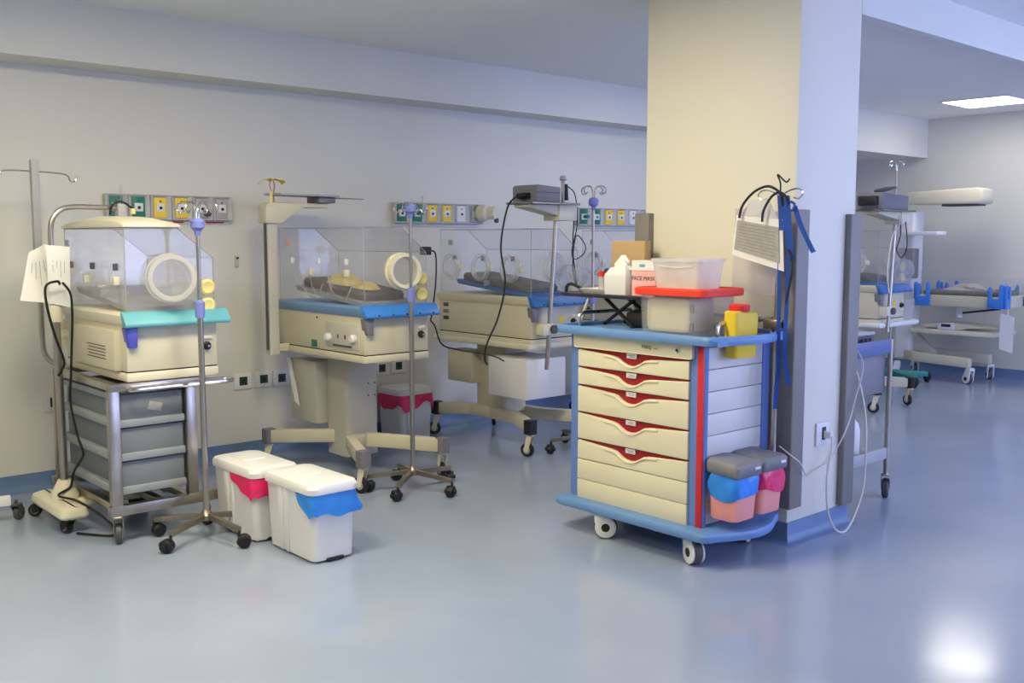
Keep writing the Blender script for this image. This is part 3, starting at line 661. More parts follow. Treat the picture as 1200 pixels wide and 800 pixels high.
# note sheets clipped on the stand
for k, (pts, lab) in enumerate(((((1.578, 5.52, 1.43), (1.66, 5.52, 1.475), (1.70, 5.47, 1.16), (1.52, 5.50, 1.185)), 'left white note sheet hanging askew on the bent steel pole'),
                                (((1.63, 5.41, 1.47), (1.745, 5.40, 1.46), (1.735, 5.40, 1.145), (1.64, 5.42, 1.17)), 'right white note sheet with pencil lines hanging on the bent steel pole'))):
    sh = thing('note_sheet', lab, 'paper', pts[3], group='note sheets on the bent pole')
    L = Vector(pts[3]); q = [Vector(p) - L for p in pts]
    M().quad(q[3], q[2], q[1], q[0], .0015).build('sheet', m_paper, sh)
    nrm = (q[2] - q[3]).cross(q[0] - q[3]).normalized() * .0022
    for j in range(4):
        u = .25 + .17 * j
        a_ = q[0].lerp(q[1], u).lerp(q[3].lerp(q[2], u), .25); c_ = q[0].lerp(q[1], u).lerp(q[3].lerp(q[2], u), .45 + .12 * ((j * 7) % 3))
        for sg in (-1, 1): M().bar(a_ + nrm * sg, c_ + nrm * sg, .0016, .0006, nrm).build('writing_line', m_print, sh)
cable('loop_cable', [(1.675, 5.36, 1.27), (1.655, 5.34, 1.285), (1.60, 5.34, 1.26), (1.60, 5.33, 1.15), (1.63, 5.32, 1.0), (1.665, 5.32, .88), (1.655, 5.33, .83), (1.64, 5.34, .80)], .007, m_cable, 'left half of the black cable looped over the bent steel pole')
cable('trailing_cable', [(1.69, 5.36, 1.275), (1.70, 5.28, 1.22), (1.70, 5.27, 1.10), (1.70, 5.30, .95), (1.70, 5.33, .80), (1.70, 5.36, .66), (1.70, 5.28, .50), (1.70, 5.20, .42), (1.70, 5.22, .38), (1.70, 5.36, .28), (1.69, 5.39, .20), (1.62, 5.36, .17), (1.68, 5.27, .15), (1.74, 5.14, .10), (1.78, 5.02, .04), (1.76, 5.0, .010), (1.68, 5.10, .010), (1.64, 5.16, .010)], .0065, m_cable, 'black cable trailing down the bent-pole stand to the floor')

# wheeled base cut by the left picture edge
ws = thing('wheeled_base', 'white wheeled equipment base cut off at the left picture edge', 'stand', (1.225, 5.70, 0))
M().path_bar([(-.5, .03, .115), (.0, .0, .115), (.24, -.05, .115)], .05, .05).build('beam', m_white2, ws, bev=.006)
M().path_bar([(-.5, .03, .115), (-.5, .3, .115)], .05, .05).build('beam', m_white2, ws, bev=.006)
M().cyl((-.48, .03, .12), (-.48, .03, 1.3), .02).build('pole', m_steel, ws)
for x, y in ((.265, -.055), (-.5, .28), (-.5, -.03)): caster(ws, x, y, .095, r=.04, w=.03, rz=.8, mh=m_dgrey, mw=m_dgrey, hub=m_mgrey)

# ------------------------------------------------------------------ infusion stands
def iv_stand(label, c, z_collar, z_top, low, rot=0.0, hooks=4, radius=.30, group='five-star infusion stands', basemat=None, wheelsz=.034, legw=.026, collar=True):
    T = thing('infusion_stand', label, 'infusion stand', c, 0, group)
    bm_ = basemat or m_satin
    for k in range(5):
        a = rot + 2 * PI * k / 5
        leg = M().bar((.02 * math.cos(a), .02 * math.sin(a), .115), (radius * math.cos(a), radius * math.sin(a), .092), legw, legw if legw < .03 else .05).build('leg', bm_, T, bev=.002)
        caster(T, radius * math.cos(a), radius * math.sin(a), .075, r=wheelsz, w=.040, rz=a + .9 + k, mh=m_black, mw=m_black, style='hood')
    M().lathe([(.034, .095), (.034, .12), (.022, .135), (.016, .15)], (0, 0, 0), (0, 0, 1), 16).build('hub', bm_, T)
    M().cyl((0, 0, .12), (0, 0, low), .0145, seg=14).build('lower_pole', m_steel, T)
    M().lathe([(.022, low - .055), (.024, low - .04), (.024, low + .02), (.016, low + .03)], (0, 0, 0), (0, 0, 1), 16).build('height_clamp', m_lilac, T)
    M().cyl((0, 0, low), (0, 0, z_collar), .0095, seg=12).build('upper_pole', m_steel, T)
    if collar: M().lathe([(.012, z_collar - .06), (.018, z_collar - .035), (.034, z_collar - .02), (.036, z_collar + .012), (.022, z_collar + .026)], (0, 0, 0), (0, 0, 1), 18).build('top_collar', m_lilac, T)
    for k in range(hooks):
        a = rot + .5 + 2 * PI * k / hooks; ca, sa = math.cos(a), math.sin(a)
        pts = [(.006 * ca, .006 * sa, z_collar), (.012 * ca, .012 * sa, z_top - .03), (.03 * ca, .03 * sa, z_top), (.07 * ca, .07 * sa, z_top + .004), (.10 * ca, .10 * sa, z_top - .01), (.105 * ca, .105 * sa, z_top - .035), (.085 * ca, .085 * sa, z_top - .05), (.066 * ca, .066 * sa, z_top - .035)]
        M().tube(spline(pts, 5), .0042, 7).build('hook', m_chrome, T)
    return T
iv_stand('five-star infusion stand in front of the first incubator, nearest the white bins', (2.115, 4.675, 0), 1.575, 1.675, 1.17, rot=-1.41, radius=.27)
iv_stand('five-star infusion stand in front of the incubator with yellow blankets', (3.455, 4.755, 0), 1.68, 1.705, 1.185, rot=.0, radius=.28)
iv_stand('tall infusion stand rising behind the left end of the drawer trolley', (5.08, 4.83, 0), 1.76, 1.86, 1.10, rot=2.75, hooks=4, radius=.31)

# ------------------------------------------------------------------ pedal bins
def pedal_bin(label, c, rz, bag, Lx=.235, Ly=.45, h=.365, bagside='corner', group='white pedal bins', bag0=-.09):
    """local: x across, y along; pedal/front end at -y"""
    T = thing('pedal_bin', label, 'waste bin', c, rz, group)
    bx, by = Lx / 2, Ly / 2
    body = M()
    def ring(k, z, notch=True):
        x_, y_ = bx * k, by * (k * .5 + .5); pts = []
        for (px, py) in rrect(-x_, x_, -y_, y_, .035, 4): pts.append((px, py, z))
        return pts
    rings = [ring(.88, 0.012), ring(.885, .03), ring(.97, h - .05), ring(.98, h - .045)]
    body.loft(rings).build('body', m_white, T, ang=40)
    M().box(-bx * .7, bx * .7, -by * .80, -by * .35, 0, .014).box(-bx * .7, bx * .7, by * .3, by * .8, 0, .014).build('foot', m_white, T)
    # recessed side channels with raised edges
    for s in (-1, 1):
        for ya, yb in ((.005, .03), (.055, .085)):
            M().loft([[(s * bx * .86, ya, .014), (s * (bx * .885 + .009), ya + .004, .014), (s * (bx * .885 + .009), yb - .004, .014), (s * bx * .86, yb, .014)],
                      [(s * bx * .94, ya - .01, h - .05), (s * (bx * .965 + .008), ya - .006, h - .05), (s * (bx * .965 + .008), yb + .006, h - .05), (s * bx * .94, yb + .01, h - .05)]]).build('side_rib', m_white, T, bev=.002)
    # lid with shallow raised panel and drip edge
    lid = M().loft([[(x, y, z) for x, y in rrect(-bx - d, bx + d, -by - d, by + d, .045, 5)] for d, z in ((-.008, h - .05), (.008, h - .046), (.010, h - .02), (.002, h - .004), (-.016, h + .002))]).build('lid', m_white, T)
    M().loft([[(x, y, z) for x, y in rrect(-bx * .55 - d, bx * .55 + d, -.02 - d, by * .72 + d, .02)] for d, z in ((0, h - .002), (-.006, h + .006))]).build('lid_panel', m_white, lid)
    M().box(-.045, .045, -by * .94 - .012, -by * .94 + .02, .006, .020).build('pedal', m_black, T, bev=.003)
    # liner film hanging out under the lid
    rg = []
    N = 40; rr0_ = rrect(-bx - .004, bx + .004, -by - .004, by + .004, .04, 9); rr = []
    for i in range(len(rr0_)):
        p, q = Vector(rr0_[i]), Vector(rr0_[(i + 1) % len(rr0_)]); n_ = max(1, int((q - p).length / .02))
        rr += [tuple(p.lerp(q, j / n_)) for j in range(n_)]
    def drop(px, py):
        if bagside == 'front': return max(0.0, min(1, (-py + .02) / by)) ** .7
        if bagside == 'corner': return max(0.0, min(1, (bag0 - py) / (by + bag0))) ** .45
        return 1
    top, mid, low = [], [], []
    rnd = random.Random(int(c[0] * 1000))
    for i, (px, py) in enumerate(rr):
        d = drop(px, py); k = 1 + .012 * rnd.random()
        dz = (.012 if bagside == 'all' else .0) + .105 * d + (.010 * math.sin(i * .45) + .006 * math.sin(i * 1.1 + 1)) * d - (.045 * (1 + math.sin(i * .37)) * .5 if bagside == 'all' else 0)
        top.append((px * .985, py * .99, h - .040)); kk = 1 if d > 0 else .96; mid.append((px * (1.0 + .03 * d) * k * kk, py * (1 + .012 * d) * k * (1 if d > 0 else .98), h - .045 - dz * .5)); low.append((px * (1.03 + .02 * math.sin(i * .8) * d) * kk + (.03 * d if px > bx * .7 and py < 0 else 0), py * (1.01 + .01 * math.sin(i * .6) * d) * (1 if d > 0 else .98), h - .045 - dz))
    mids = [tuple((Vector(a) * .5 + Vector(b) * .5) + Vector((.003 * rnd.uniform(-1, 1), .003 * rnd.uniform(-1, 1), 0))) for a, b in zip(mid, low)]
    inner = [tuple(Vector(a) * 1.0 - Vector((a[0] * .02, a[1] * .01, -.001))) for a in low]
    M().loft([top, mid, mids, low, inner], cap0=False, cap1=False).build('liner_bag', bag, T, ang=60)
    return T
pedal_bin('front white pedal bin with blue liner bag showing at its corner', (2.405, 4.15, 0), 0, m_bagblue, Lx=.25, h=.375)
pedal_bin('white pedal bin with pink liner bag just behind the blue-bag bin', (2.36, 4.63, 0), 0, m_bagpink, Lx=.25, h=.375, bag0=.02)
pedal_bin('white pedal bin with pink liner bag against the wall behind the column', (4.34, 6.06, 0), PI / 2, m_bagpink, bagside='all', Lx=.30, Ly=.31, h=.40)

# ------------------------------------------------------------------ drawer trolley
tro = thing('drawer_trolley', 'cream medical drawer trolley with red drawer scoops, blue posts and blue top tray', 'trolley', (3.88, 3.17, 0))
TO = Vector((3.88, 3.17, 0))
def tp(mb, name, m, par=tro, **k): return mb.build(name, m, par, off=TO, **k)
XF = 3.63
tp(M().box(3.665, 4.13, 2.775, 3.575, .17, 1.02), 'cabinet', m_tside)
def post(y0, y1, x0=XF, x1=3.70): return M().loft([[(x, y, z) for x, y in rrect(x0, x1, y0, y1, .014)] for z in (.165, 1.022)])
tp(post(2.748, 2.838, XF, 3.668), 'corner_post', m_tpost); tp(post(3.535, 3.605), 'corner_post', m_tpost)
tp(post(2.748, 2.80, 4.09, 4.15), 'corner_post', m_tpost); tp(post(3.55, 3.605, 4.09, 4.15), 'corner_post', m_tpost)
tp(M().box(XF - .006, XF + .02, 2.752, 2.786, .17, 1.022), 'red_stripe', m_red, bev=.004)
tp(M().box(XF + .015, XF + .04, 3.600, 3.612, .17, 1.022), 'red_stripe', m_red, bev=.003)
tp(M().loft([[(XF - .022 + (0 if q else .004), y, z) for y, z in rrect(2.805 + e, 3.562 - e, .952 + e, 1.026 - e, .014)] for q, e in ((0, .004), (1, 0))] + [[(XF + .01, y, z) for y, z in rrect(2.805, 3.562, .952, 1.026, .014)]]), 'header_panel', m_tcream)
hp = [o for o in C.objects if o.name.startswith('header_panel')][0]
M().lathe([(.012, 0), (.012, .006), (.007, .007), (.004, .004)], Vector((XF - .02, 2.89, .99)) - TO, (-1, 0, 0), 16).build('lock', m_chrome, hp)
M().lathe([(.005, 0), (.005, .0085)], Vector((XF - .02, 2.89, .99)) - TO, (-1, 0, 0), 10).build('keyhole', m_black, hp)
text_mesh('lettering', 'PARQ', .024, m_black, hp, frame(Vector((XF - .0235, 3.075, .989)) - TO, (0, -1, 0), (0, 0, 1)))
text_mesh('lettering', 'med', .014, m_print, hp, frame(Vector((XF - .0235, 3.02, .987)) - TO, (0, -1, 0), (0, 0, 1)))
ZD = [.948, .853, .760, .620, .479]
def drawer_front(zt, zb, tall=False):
    yl, yr = 3.54, 2.83
    pts = [(yl, zb), (yl, zt - .006)]
    d = .022; s = .046
    pts += [(3.36, zt - d * .8), (3.30, zt - d), (3.272, zt - d - .006), (3.242, zt - d - .024), (3.215, zt - d - .036), (3.185, zt - d - .040), (3.155, zt - d - .036), (3.128, zt - d - .024), (3.098, zt - d - .006), (3.07, zt - d), (3.01, zt - d * .8)]
    pts += [(yr, zt - .006), (yr, zb)]
    return pts
for i, zt in enumerate(ZD):
    zb = (ZD[i + 1] + .003) if i < 4 else .377
    dr = tp(M().prism(drawer_front(zt, zb), 'x', XF - .012, XF + .012), 'drawer', m_tcream, bev=.0045, seg=3)
    tp(M().box(XF + .004, XF + .02, 2.835, 3.535, zt - .07, zt + .004), 'drawer_recess', m_dred, dr)
    # scoop lip sloping inwards
    lip = []
    for y, z in drawer_front(zt, zb)[2:13]: lip.append((y, z))
    tp(M().loft([[(XF - .010, y, z - .012) for y, z in lip], [(XF - .018, y, z - .010) for y, z in lip], [(XF - .016, y, z - .004) for y, z in lip], [(XF - .008, y, z - .002) for y, z in lip]], False, False, closed=False), 'scoop_lip', m_tcream, dr)
    lb = tp(M().box(XF - .004, XF + .002, 3.155, 3.218, zt - .026, zt - .002), 'label_holder', m_white, dr, bev=.001)
    for j in range(2):
        tp(M().box(XF - .0048, XF - .003, 3.165, 3.205 - .008 * ((i + j) % 2), zt - .012 - j * .007, zt - .010 - j * .007), 'print_line', m_print, lb)
for zt, zb in ((.374, .273), (.270, .172)): tp(M().box(XF - .012, XF + .012, 2.83, 3.54, zb, zt), 'front_panel', m_tcream, bev=.003)
for k in range(8): tp(M().box(3.672, 4.10, 2.758, 2.78, .185 + k * .103, .285 + k * .103), 'side_panel', m_tside, bev=.003)
def tray_outline(x0, x1, y0, y1, bow, r=.06):
    pts = []
    for k in range(7): a = math.radians(0 + 15 * k); pts.append((x1 - r + r * math.cos(a), y1 - r + r * math.sin(a)))
    for k in range(7): a = math.radians(90 + 15 * k); pts.append((x0 + r + r * math.cos(a), y1 - r + r * math.sin(a)))
    for k in range(7): a = math.radians(180 + 15 * k); pts.append((x0 + r + r * math.cos(a), y0 + r + r * math.sin(a)))
    for k in range(1, 10): t = k / 10; pts.append((x0 + r + (x1 - x0 - 2 * r) * t, y0 - bow * math.sin(PI * t)))
    for k in range(7): a = math.radians(270 + 15 * k); pts.append((x1 - r + r * math.cos(a), y0 + r + r * math.sin(a)))
    return pts
def off_outline(e, base_): 
    c_ = Vector((sum(p[0] for p in base_) / len(base_), sum(p[1] for p in base_) / len(base_)))
    return [(c_.x + (x - c_.x) * (1 - e / .32), c_.y + (y - c_.y) * (1 - e / .5)) for x, y in base_]
TB = tray_outline(3.565, 4.155, 2.655, 3.675, .05)
prof_t = ((.022, 1.050), (.020, 1.024), (.004, 1.024), (0, 1.034), (0, 1.052), (.006, 1.062), (.014, 1.066), (.020, 1.062), (.022, 1.050))
tp(M().loft([[(x, y, z) for x, y in off_outline(e, TB)] for e, z in prof_t], False, False), 'top_tray', m_tblue)
fl = M().box(3.59, 4.13, 2.75, 3.65, 1.022, 1.046).box(3.60, 3.742, 2.645, 2.752, 1.024, 1.045).box(3.938, 4.12, 2.645, 2.752, 1.024, 1.045)
tp(fl, 'tray_floor', m_tblue)
BB = tray_outline(3.545, 4.155, 2.655, 3.655, .085)
tp(M().loft([[(x, y, z) for x, y in off_outline(e, BB)] for e, z in ((.02, .128), (.004, .132), (0, .140), (0, .160), (.006, .170), (.016, .174), (.05, .174))]), 'base_tray', m_tblue)
for x, y, a in ((3.60, 3.35, -.85), (3.625, 2.80, -2.0), (4.05, 2.82, .3), (4.05, 3.50, 2.2)):
    caster(tro, x - TO.x, y - TO.y, .132, r=.060, w=.036, rz=a, mh=m_white, mw=m_dgrey, style='shell')
# gallery rails
for y in (3.615, 2.735):
    tp(M().tube([(3.70, y, 1.05)] + spline([(3.70, y, 1.08), (3.705, y, 1.105), (3.73, y, 1.117), (3.78, y, 1.118)], 4) + [(4.10, y, 1.118)] + [(4.13, y, 1.10), (4.135, y, 1.05)], .010, 10), 'gallery_rail', m_chrome)
tp(M().cyl((4.135, 2.735, 1.118), (4.135, 3.615, 1.118), .009, seg=10), 'gallery_rail', m_chrome)
# pole fixed at the rear right corner
pole_x, pole_y = 4.065, 2.665
tp(M().cyl((pole_x, pole_y, .44), (pole_x, pole_y, 1.30), .0125, seg=12), 'lower_pole', m_steel)
tp(M().cyl((pole_x, pole_y, 1.28), (pole_x, pole_y, 1.72), .009, seg=12), 'upper_pole', m_steel)
tp(M().box(pole_x - .025, pole_x + .03, pole_y - .02, pole_y + .06, 1.075, 1.12), 'pole_bracket', m_satin, bev=.004)
tp(M().lathe([(.024, 0), (.026, .012), (.018, .022)], (pole_x + .035, pole_y - .015, 1.098), (0.6, -1, 0), 14), 'clamp_knob', m_lilac)
for s in (-1, 1):
    tp(M().tube(spline([(pole_x, pole_y, 1.70), (pole_x + s * .01, pole_y + s * .06, 1.725), (pole_x + s * .02, pole_y + s * .11, 1.73), (pole_x + s * .03, pole_y + s * .14, 1.71), (pole_x + s * .03, pole_y + s * .12, 1.685), (pole_x + s * .025, pole_y + s * .09, 1.69)], 5), .004, 7), 'pole_hook', m_chrome)
tp(M().tube(spline([(pole_x, pole_y, 1.70), (pole_x, pole_y, 1.76), (pole_x - .01, pole_y + .01, 1.80), (pole_x + .015, pole_y - .02, 1.765), (pole_x + .03, pole_y - .03, 1.78)], 5), .004, 7), 'pole_hook', m_black)

# things on / at the trolley
stb = thing('storage_box', 'clear storage box with orange-red lid standing on the drawer trolley', 'storage box', (3.83, 3.02, 1.047))
so = Vector((3.83, 3.02, 1.047)); bx = lambda mb, n, m, par=stb, **k: mb.build(n, m, par, off=so, **k)
bx(M().loft([[(x, y, z) for x, y in rrect(3.695 - d, 3.965 + d, 2.835 - d, 3.195 + d, .03)] for d, z in ((0, 1.049), (.008, 1.235))] + [[(x, y, z) for x, y in rrect(3.692 - d, 3.968 + d, 2.832 - d, 3.198 + d, .03)] for d, z in ((.0, 1.235), (-.006, 1.052))]), 'tub', m_clear)
bx(M().loft([[(x, y, z) for x, y in rrect(3.665 - d, 3.995 + d, 2.785 - d, 3.225 + d, .04)] for d, z in ((-.01, 1.232), (.0, 1.236), (.002, 1.262), (-.006, 1.270), (-.018, 1.270), (-.022, 1.263))]), 'lid', m_redlid)
cs = thing('equipment_case', 'off-white instrument case packed inside the clear storage box', 'case', (3.80, 3.02, 1.056))
co = Vector((3.80, 3.02, 1.056))
M().loft([[(3.71 + e, y, z) for y, z in rrect(2.90 + d, 3.165 - d, 1.058 + d, 1.222 - d, .03)] for e, d in ((.0, .012), (-.004, .02), (.0, .004), (.012, 0), (.18, 0))]).build('shell', m_tcream, cs, off=co, bev=.002)
for z in (1.09, 1.175): M().box(3.704, 3.72, 2.882, 2.90, z - .02, z + .02).build('latch', m_mgrey, cs, off=co, bev=.002)
M().box(3.706, 3.72, 3.00, 3.06, 1.222, 1.231).build('handle', m_lgrey, cs, off=co, bev=.002)
tub = thing('plastic_tub', 'milky plastic tub standing on the orange-red lid', 'plastic tub', (3.81, 2.97, 1.263))
to_ = Vector((3.81, 2.97, 1.263))
M().loft([[(x, y, z) for x, y in rrect(3.72 - d, 3.89 + d, 2.86 - d, 3.125 + d, .025)] for d, z in ((0, 1.264), (.014, 1.39), (.022, 1.392), (.022, 1.408), (.012, 1.408), (.008, 1.385), (-.004, 1.268))]).build('tub', m_milk, tub, off=to_)
M().tube(spline([(3.704, 3.09, 1.372), (3.703, 2.99, 1.366), (3.704, 2.89, 1.372)], 6), .004, 6).build('rim_bead', m_milk, tub, off=to_)
shp = thing('sharps_container', 'yellow sharps container with red cap hung at the trolley edge', 'sharps container', (3.84, 2.706, .955))
sh_o = Vector((3.84, 2.706, .955))
SR = lambda d, z, k=0: [(x, y, z - max(0, x - 3.86) * k) for x, y in rrect(3.75 - d, 3.93 + d, 2.668 - d * .5, 2.744 + d * .5, .018)]
M().loft([SR(-.012, .955), SR(-.008, .96), SR(0, 1.11), SR(0, 1.168, .25), SR(-.01, 1.174, .25)]).build('body', m_yellow, shp, off=sh_o)
M().lathe([(.046, 0), (.048, .004), (.048, .026), (.042, .032)], (3.825, 2.706, 1.170), (0, 0, 1), 20).build('cap', m_redcap, shp, off=sh_o)
M().box(3.928, 3.936, 2.68, 2.72, 1.10, 1.135).build('hook_tab', m_dgrey, shp, off=sh_o, bev=.002)
# raised tray with its folding frame
rt = thing('instrument_tray', 'dark grey raised tray on black folding legs at the left end of the trolley top', 'tray', (3.93, 3.52, 1.047))
ro = Vector((3.93, 3.52, 1.047)); rp = lambda mb, n, m, par=rt, **k: mb.build(n, m, par, off=ro, **k)
rp(M().loft([[(x, y, z) for x, y in rrect(3.80 - d, 4.10 + d, 3.30 - d, 3.86 + d, .04)] for d, z in ((-.02, 1.192), (.0, 1.196), (.012, 1.212), (.006, 1.216), (-.012, 1.206), (-.03, 1.202))]), 'tray_top', m_dgrey)
for (p, q) in (((3.84, 3.36, 1.192), (3.90, 3.62, 1.05)), ((3.90, 3.62, 1.192), (3.84, 3.36, 1.05)), ((4.06, 3.36, 1.192), (4.06, 3.62, 1.05)), ((4.06, 3.62, 1.192), (4.06, 3.36, 1.05))):
    rp(M().bar(p, q, .02, .012), 'folding_leg', m_black, bev=.002)
rp(M().box(3.86, 4.05, 3.25, 3.44, 1.048, 1.13), 'black_pouch', m_black, bev=.02)
rp(M().cyl((3.72, 3.63, 1.052), (3.82, 3.66, 1.195), .008, seg=8), 'prop', m_lgrey)
rp(M().tube(spline([(3.83, 3.84, 1.212), (3.83, 3.835, 1.245), (3.84, 3.81, 1.258), (3.86, 3.77, 1.24), (3.88, 3.74, 1.212)], 5), .009, 8), 'tray_handle', m_black)
dish = solo(M().loft([[(x, y, z) for x, y in rrect(3.83 - d, 3.97 + d, 3.53 - d, 3.74 + d, .04)] for d, z in ((-.01, 1.207), (.0, 1.215), (.012, 1.238), (.008, 1.238), (-.006, 1.216), (-.012, 1.213))]), 'kidney_dish', m_white, (3.90, 3.63, 1.207), 'shallow white dish holding sample tubes on the raised tray', 'dish')
for k, (x, y, mc, nm) in enumerate(((3.89, 3.635, m_redcap, 'red-capped'), (3.895, 3.585, m_teal, 'turquoise-capped'), (3.905, 3.555, m_black, 'black-capped'), (3.945, 3.57, m_dblue, 'blue-capped'))):
    t = thing('sample_tube', '%s sample tube standing in the white dish' % nm, 'sample tube', (x, y, 1.218), group='sample tubes')
    M().cyl((0, 0, 0), (0, 0, .085), .016 if k == 0 else .011, seg=12).build('tube', m_milk, t)
    M().lathe([(.019 if k == 0 else .013, .085), (.019 if k == 0 else .013, .110), (.010, .114)], (0, 0, 0), (0, 0, 1), 12).build('cap', mc, t)
tb = thing('tissue_pack', 'torn white paper tissue box on the raised tray', 'tissue box', (3.86, 3.455, 1.207))
tb.scale = (1.0, 1.2, 1.28)
M().loft([[(-.05, -.05, 0), (.06, -.05, 0), (.06, .07, 0), (-.05, .07, 0)], [(-.052, -.052, .085), (.062, -.052, .085), (.062, .072, .085), (-.052, .072, .085)], [(-.03, -.035, .125), (.04, -.03, .13), (.045, .045, .11), (-.03, .05, .115)]]).build('carton', m_white, tb, bev=.003)
rg = []
for i in range(6):
    t = i / 5; rg.append([((.035 - .028 * t) * (1 + .35 * math.sin(3 * a + i)) * math.cos(a), (.05 - .038 * t) * (1 + .35 * math.cos(4 * a + i * 1.7)) * math.sin(a), .105 + .06 * t) for a in [2 * PI * k / 14 for k in range(14)]])
M().loft(rg).build('tissue', m_paper, tb, ang=20)
fm = thing('face_mask_box', 'pale pink face mask carton half hidden behind the milky tub', 'carton', (3.90, 3.33, 1.207))
M().box(-.05, .06, -.10, .058, 0, .185).build('carton', m_white, fm, bev=.002)
M().box(-.0512, -.049, -.098, .056, .0, .132).build('pink_band', m_pinkbox, fm)
M().box(-.0515, -.049, -.098, .056, .132, .1345).build('band_edge', m_redink, fm)
M().box(-.0515, -.049, -.03, .005, .152, .166).build('blue_mark', m_teal, fm)
text_mesh('lettering', 'FACE MASK', .030, m_print, fm, frame((-.0525, -.022, .094), (0, -1, 0), (0, 0, 1)))
cb = solo(M().box(4.08, 4.13, 3.50, 3.74, 1.219, 1.49), 'cardboard_box', m_card, (4.10, 3.62, 1.219), 'brown cardboard box standing behind the raised tray by the pillar', 'cardboard box', bev=.003)
# document sleeve, straps and tubing on the trolley pole
dsl = thing('document_sleeve', 'white-edged plastic sleeve with a printed grey sheet hung on the trolley pole', 'document sleeve', (4.0, 2.72, 1.34))
do = Vector((4.0, 2.72, 1.34))
A_, B_, C_, D_ = Vector((4.02, 2.872, 1.615)), Vector((4.03, 2.625, 1.590)), Vector((4.03, 2.610, 1.350)), Vector((4.02, 2.895, 1.425))
ex = lambda p, q, k: p + (q - p) * k
M().quad(D_, C_, B_, A_, .002).build('white_sheet', m_paper, dsl, off=do)
ins = lambda u, v: ex(ex(A_, B_, u), ex(D_, C_, u), v) + Vector((-.006, 0, 0))
M().quad(ins(.04, .84), ins(.93, .86), ins(.93, .16), ins(.04, .12), .001).build('printed_sheet', m_pgrey, dsl, off=do)
for j in range(9):
    v = .2 + .07 * j
    M().bar(ins(.10, v) + Vector((-.002, 0, 0)), ins(.86, v) + Vector((-.002, 0, 0)), .0006, .003).build('print_line', m_pline, dsl, off=do)
M().loft([[ex(A_, B_, .1), ex(A_, B_, .9), ex(A_, B_, .9) + Vector((-.004, 0, 0)), ex(A_, B_, .1) + Vector((-.004, 0, 0))], [Vector((4.03, 2.80, 1.685)), Vector((4.03, 2.70, 1.685)), Vector((4.026, 2.70, 1.685)), Vector((4.026, 2.80, 1.685))]]).build('hanging_flap', m_milk, dsl, off=do)
sl2 = thing('clear_sleeve', 'empty clear plastic sleeve hanging behind the printed sheet on the trolley pole', 'document sleeve', (4.10, 2.80, 1.25))
M().quad((-.0, .15, .0), (.0, -.10, -.02), (.0, -.10, .38), (.0, .14, .40), .0015).build('sleeve', m_bagclear, sl2)
def ribbon(T, pts, w_, m, wd, name='strap', th=.0015):
    P = spline(pts, 5); rings = []
    for i, p in enumerate(P):
        d = Vector(wd[0]).lerp(Vector(wd[1]), i / (len(P) - 1)).normalized() * w_ * .75 / 2; n_ = Vector((-.7, -.6, 0)) * th
        rings.append([p - d, p + d, p + d + n_, p - d + n_])
    return M().loft(rings).build(name, m, T)
st = thing('blue_lanyard', 'blue fabric straps hanging from the trolley pole beside the pillar', 'strap', (4.03, 2.62, 1.70))
along = ((.3, -1, 0), (.3, -1, 0))
ribbon(st, [(0, -.01, 0), (-.005, -.02, -.06), (0, -.03, -.18), (.01, -.04, -.30)], .045, m_strap, along)
ribbon(st, [(0, .02, 0), (.0, .01, -.10), (-.01, .0, -.16)], .04, m_strap, along)
ribbon(st, [(.01, -.05, -.05), (.02, -.08, -.14), (.03, -.13, -.24), (.03, -.145, -.26)], .03, m_strap, ((.3, -1, .2), (.3, -.8, .4)))
ribbon(st, [(0, .015, -.28), (0, .012, -.5), (0, .01, -.68), (0, .005, -.80), (.0, .015, -.90), (0, .018, -1.0)], .026, m_strap, ((.3, -1, 0), (.8, -.7, 0)))
ribbon(st, [(0, -.03, -.28), (0, -.03, -.5), (0, -.025, -.68), (0, -.03, -.78), (0, -.045, -.84), (0, -.05, -.88)], .026, m_strap, ((.3, -1, 0), (.7, -.7, 0)))
M().torus((0, -.035, -.05), (1, .3, 0), .02, .006, 14, 6).build('buckle', m_strap, st)
sth = thing('black_tubing', 'black rubber tubing draped over the trolley pole hooks', 'tubing', (4.02, 2.68, 1.70))
M().tube(spline([(-.02, .165, -.10), (-.015, .15, -.04), (0, .10, .02), (0, .03, .045), (0, -.02, .03), (0, -.05, -.0), (0, -.06, -.05)], 6), .0062, 8).build('tube', m_black, sth)
M().tube(spline([(-.02, .035, -.12), (-.02, .03, -.07), (-.01, .0, -.01), (0, -.035, .015), (0, -.07, .0), (0, -.09, -.03)], 6), .0062, 8).build('tube', m_black, sth)
M().tube(spline([(.01, -.09, -.25), (.01, -.11, -.28), (.01, -.115, -.34), (.01, -.10, -.42), (.01, -.085, -.50)], 6), .005, 8).build('tube', m_black, sth)
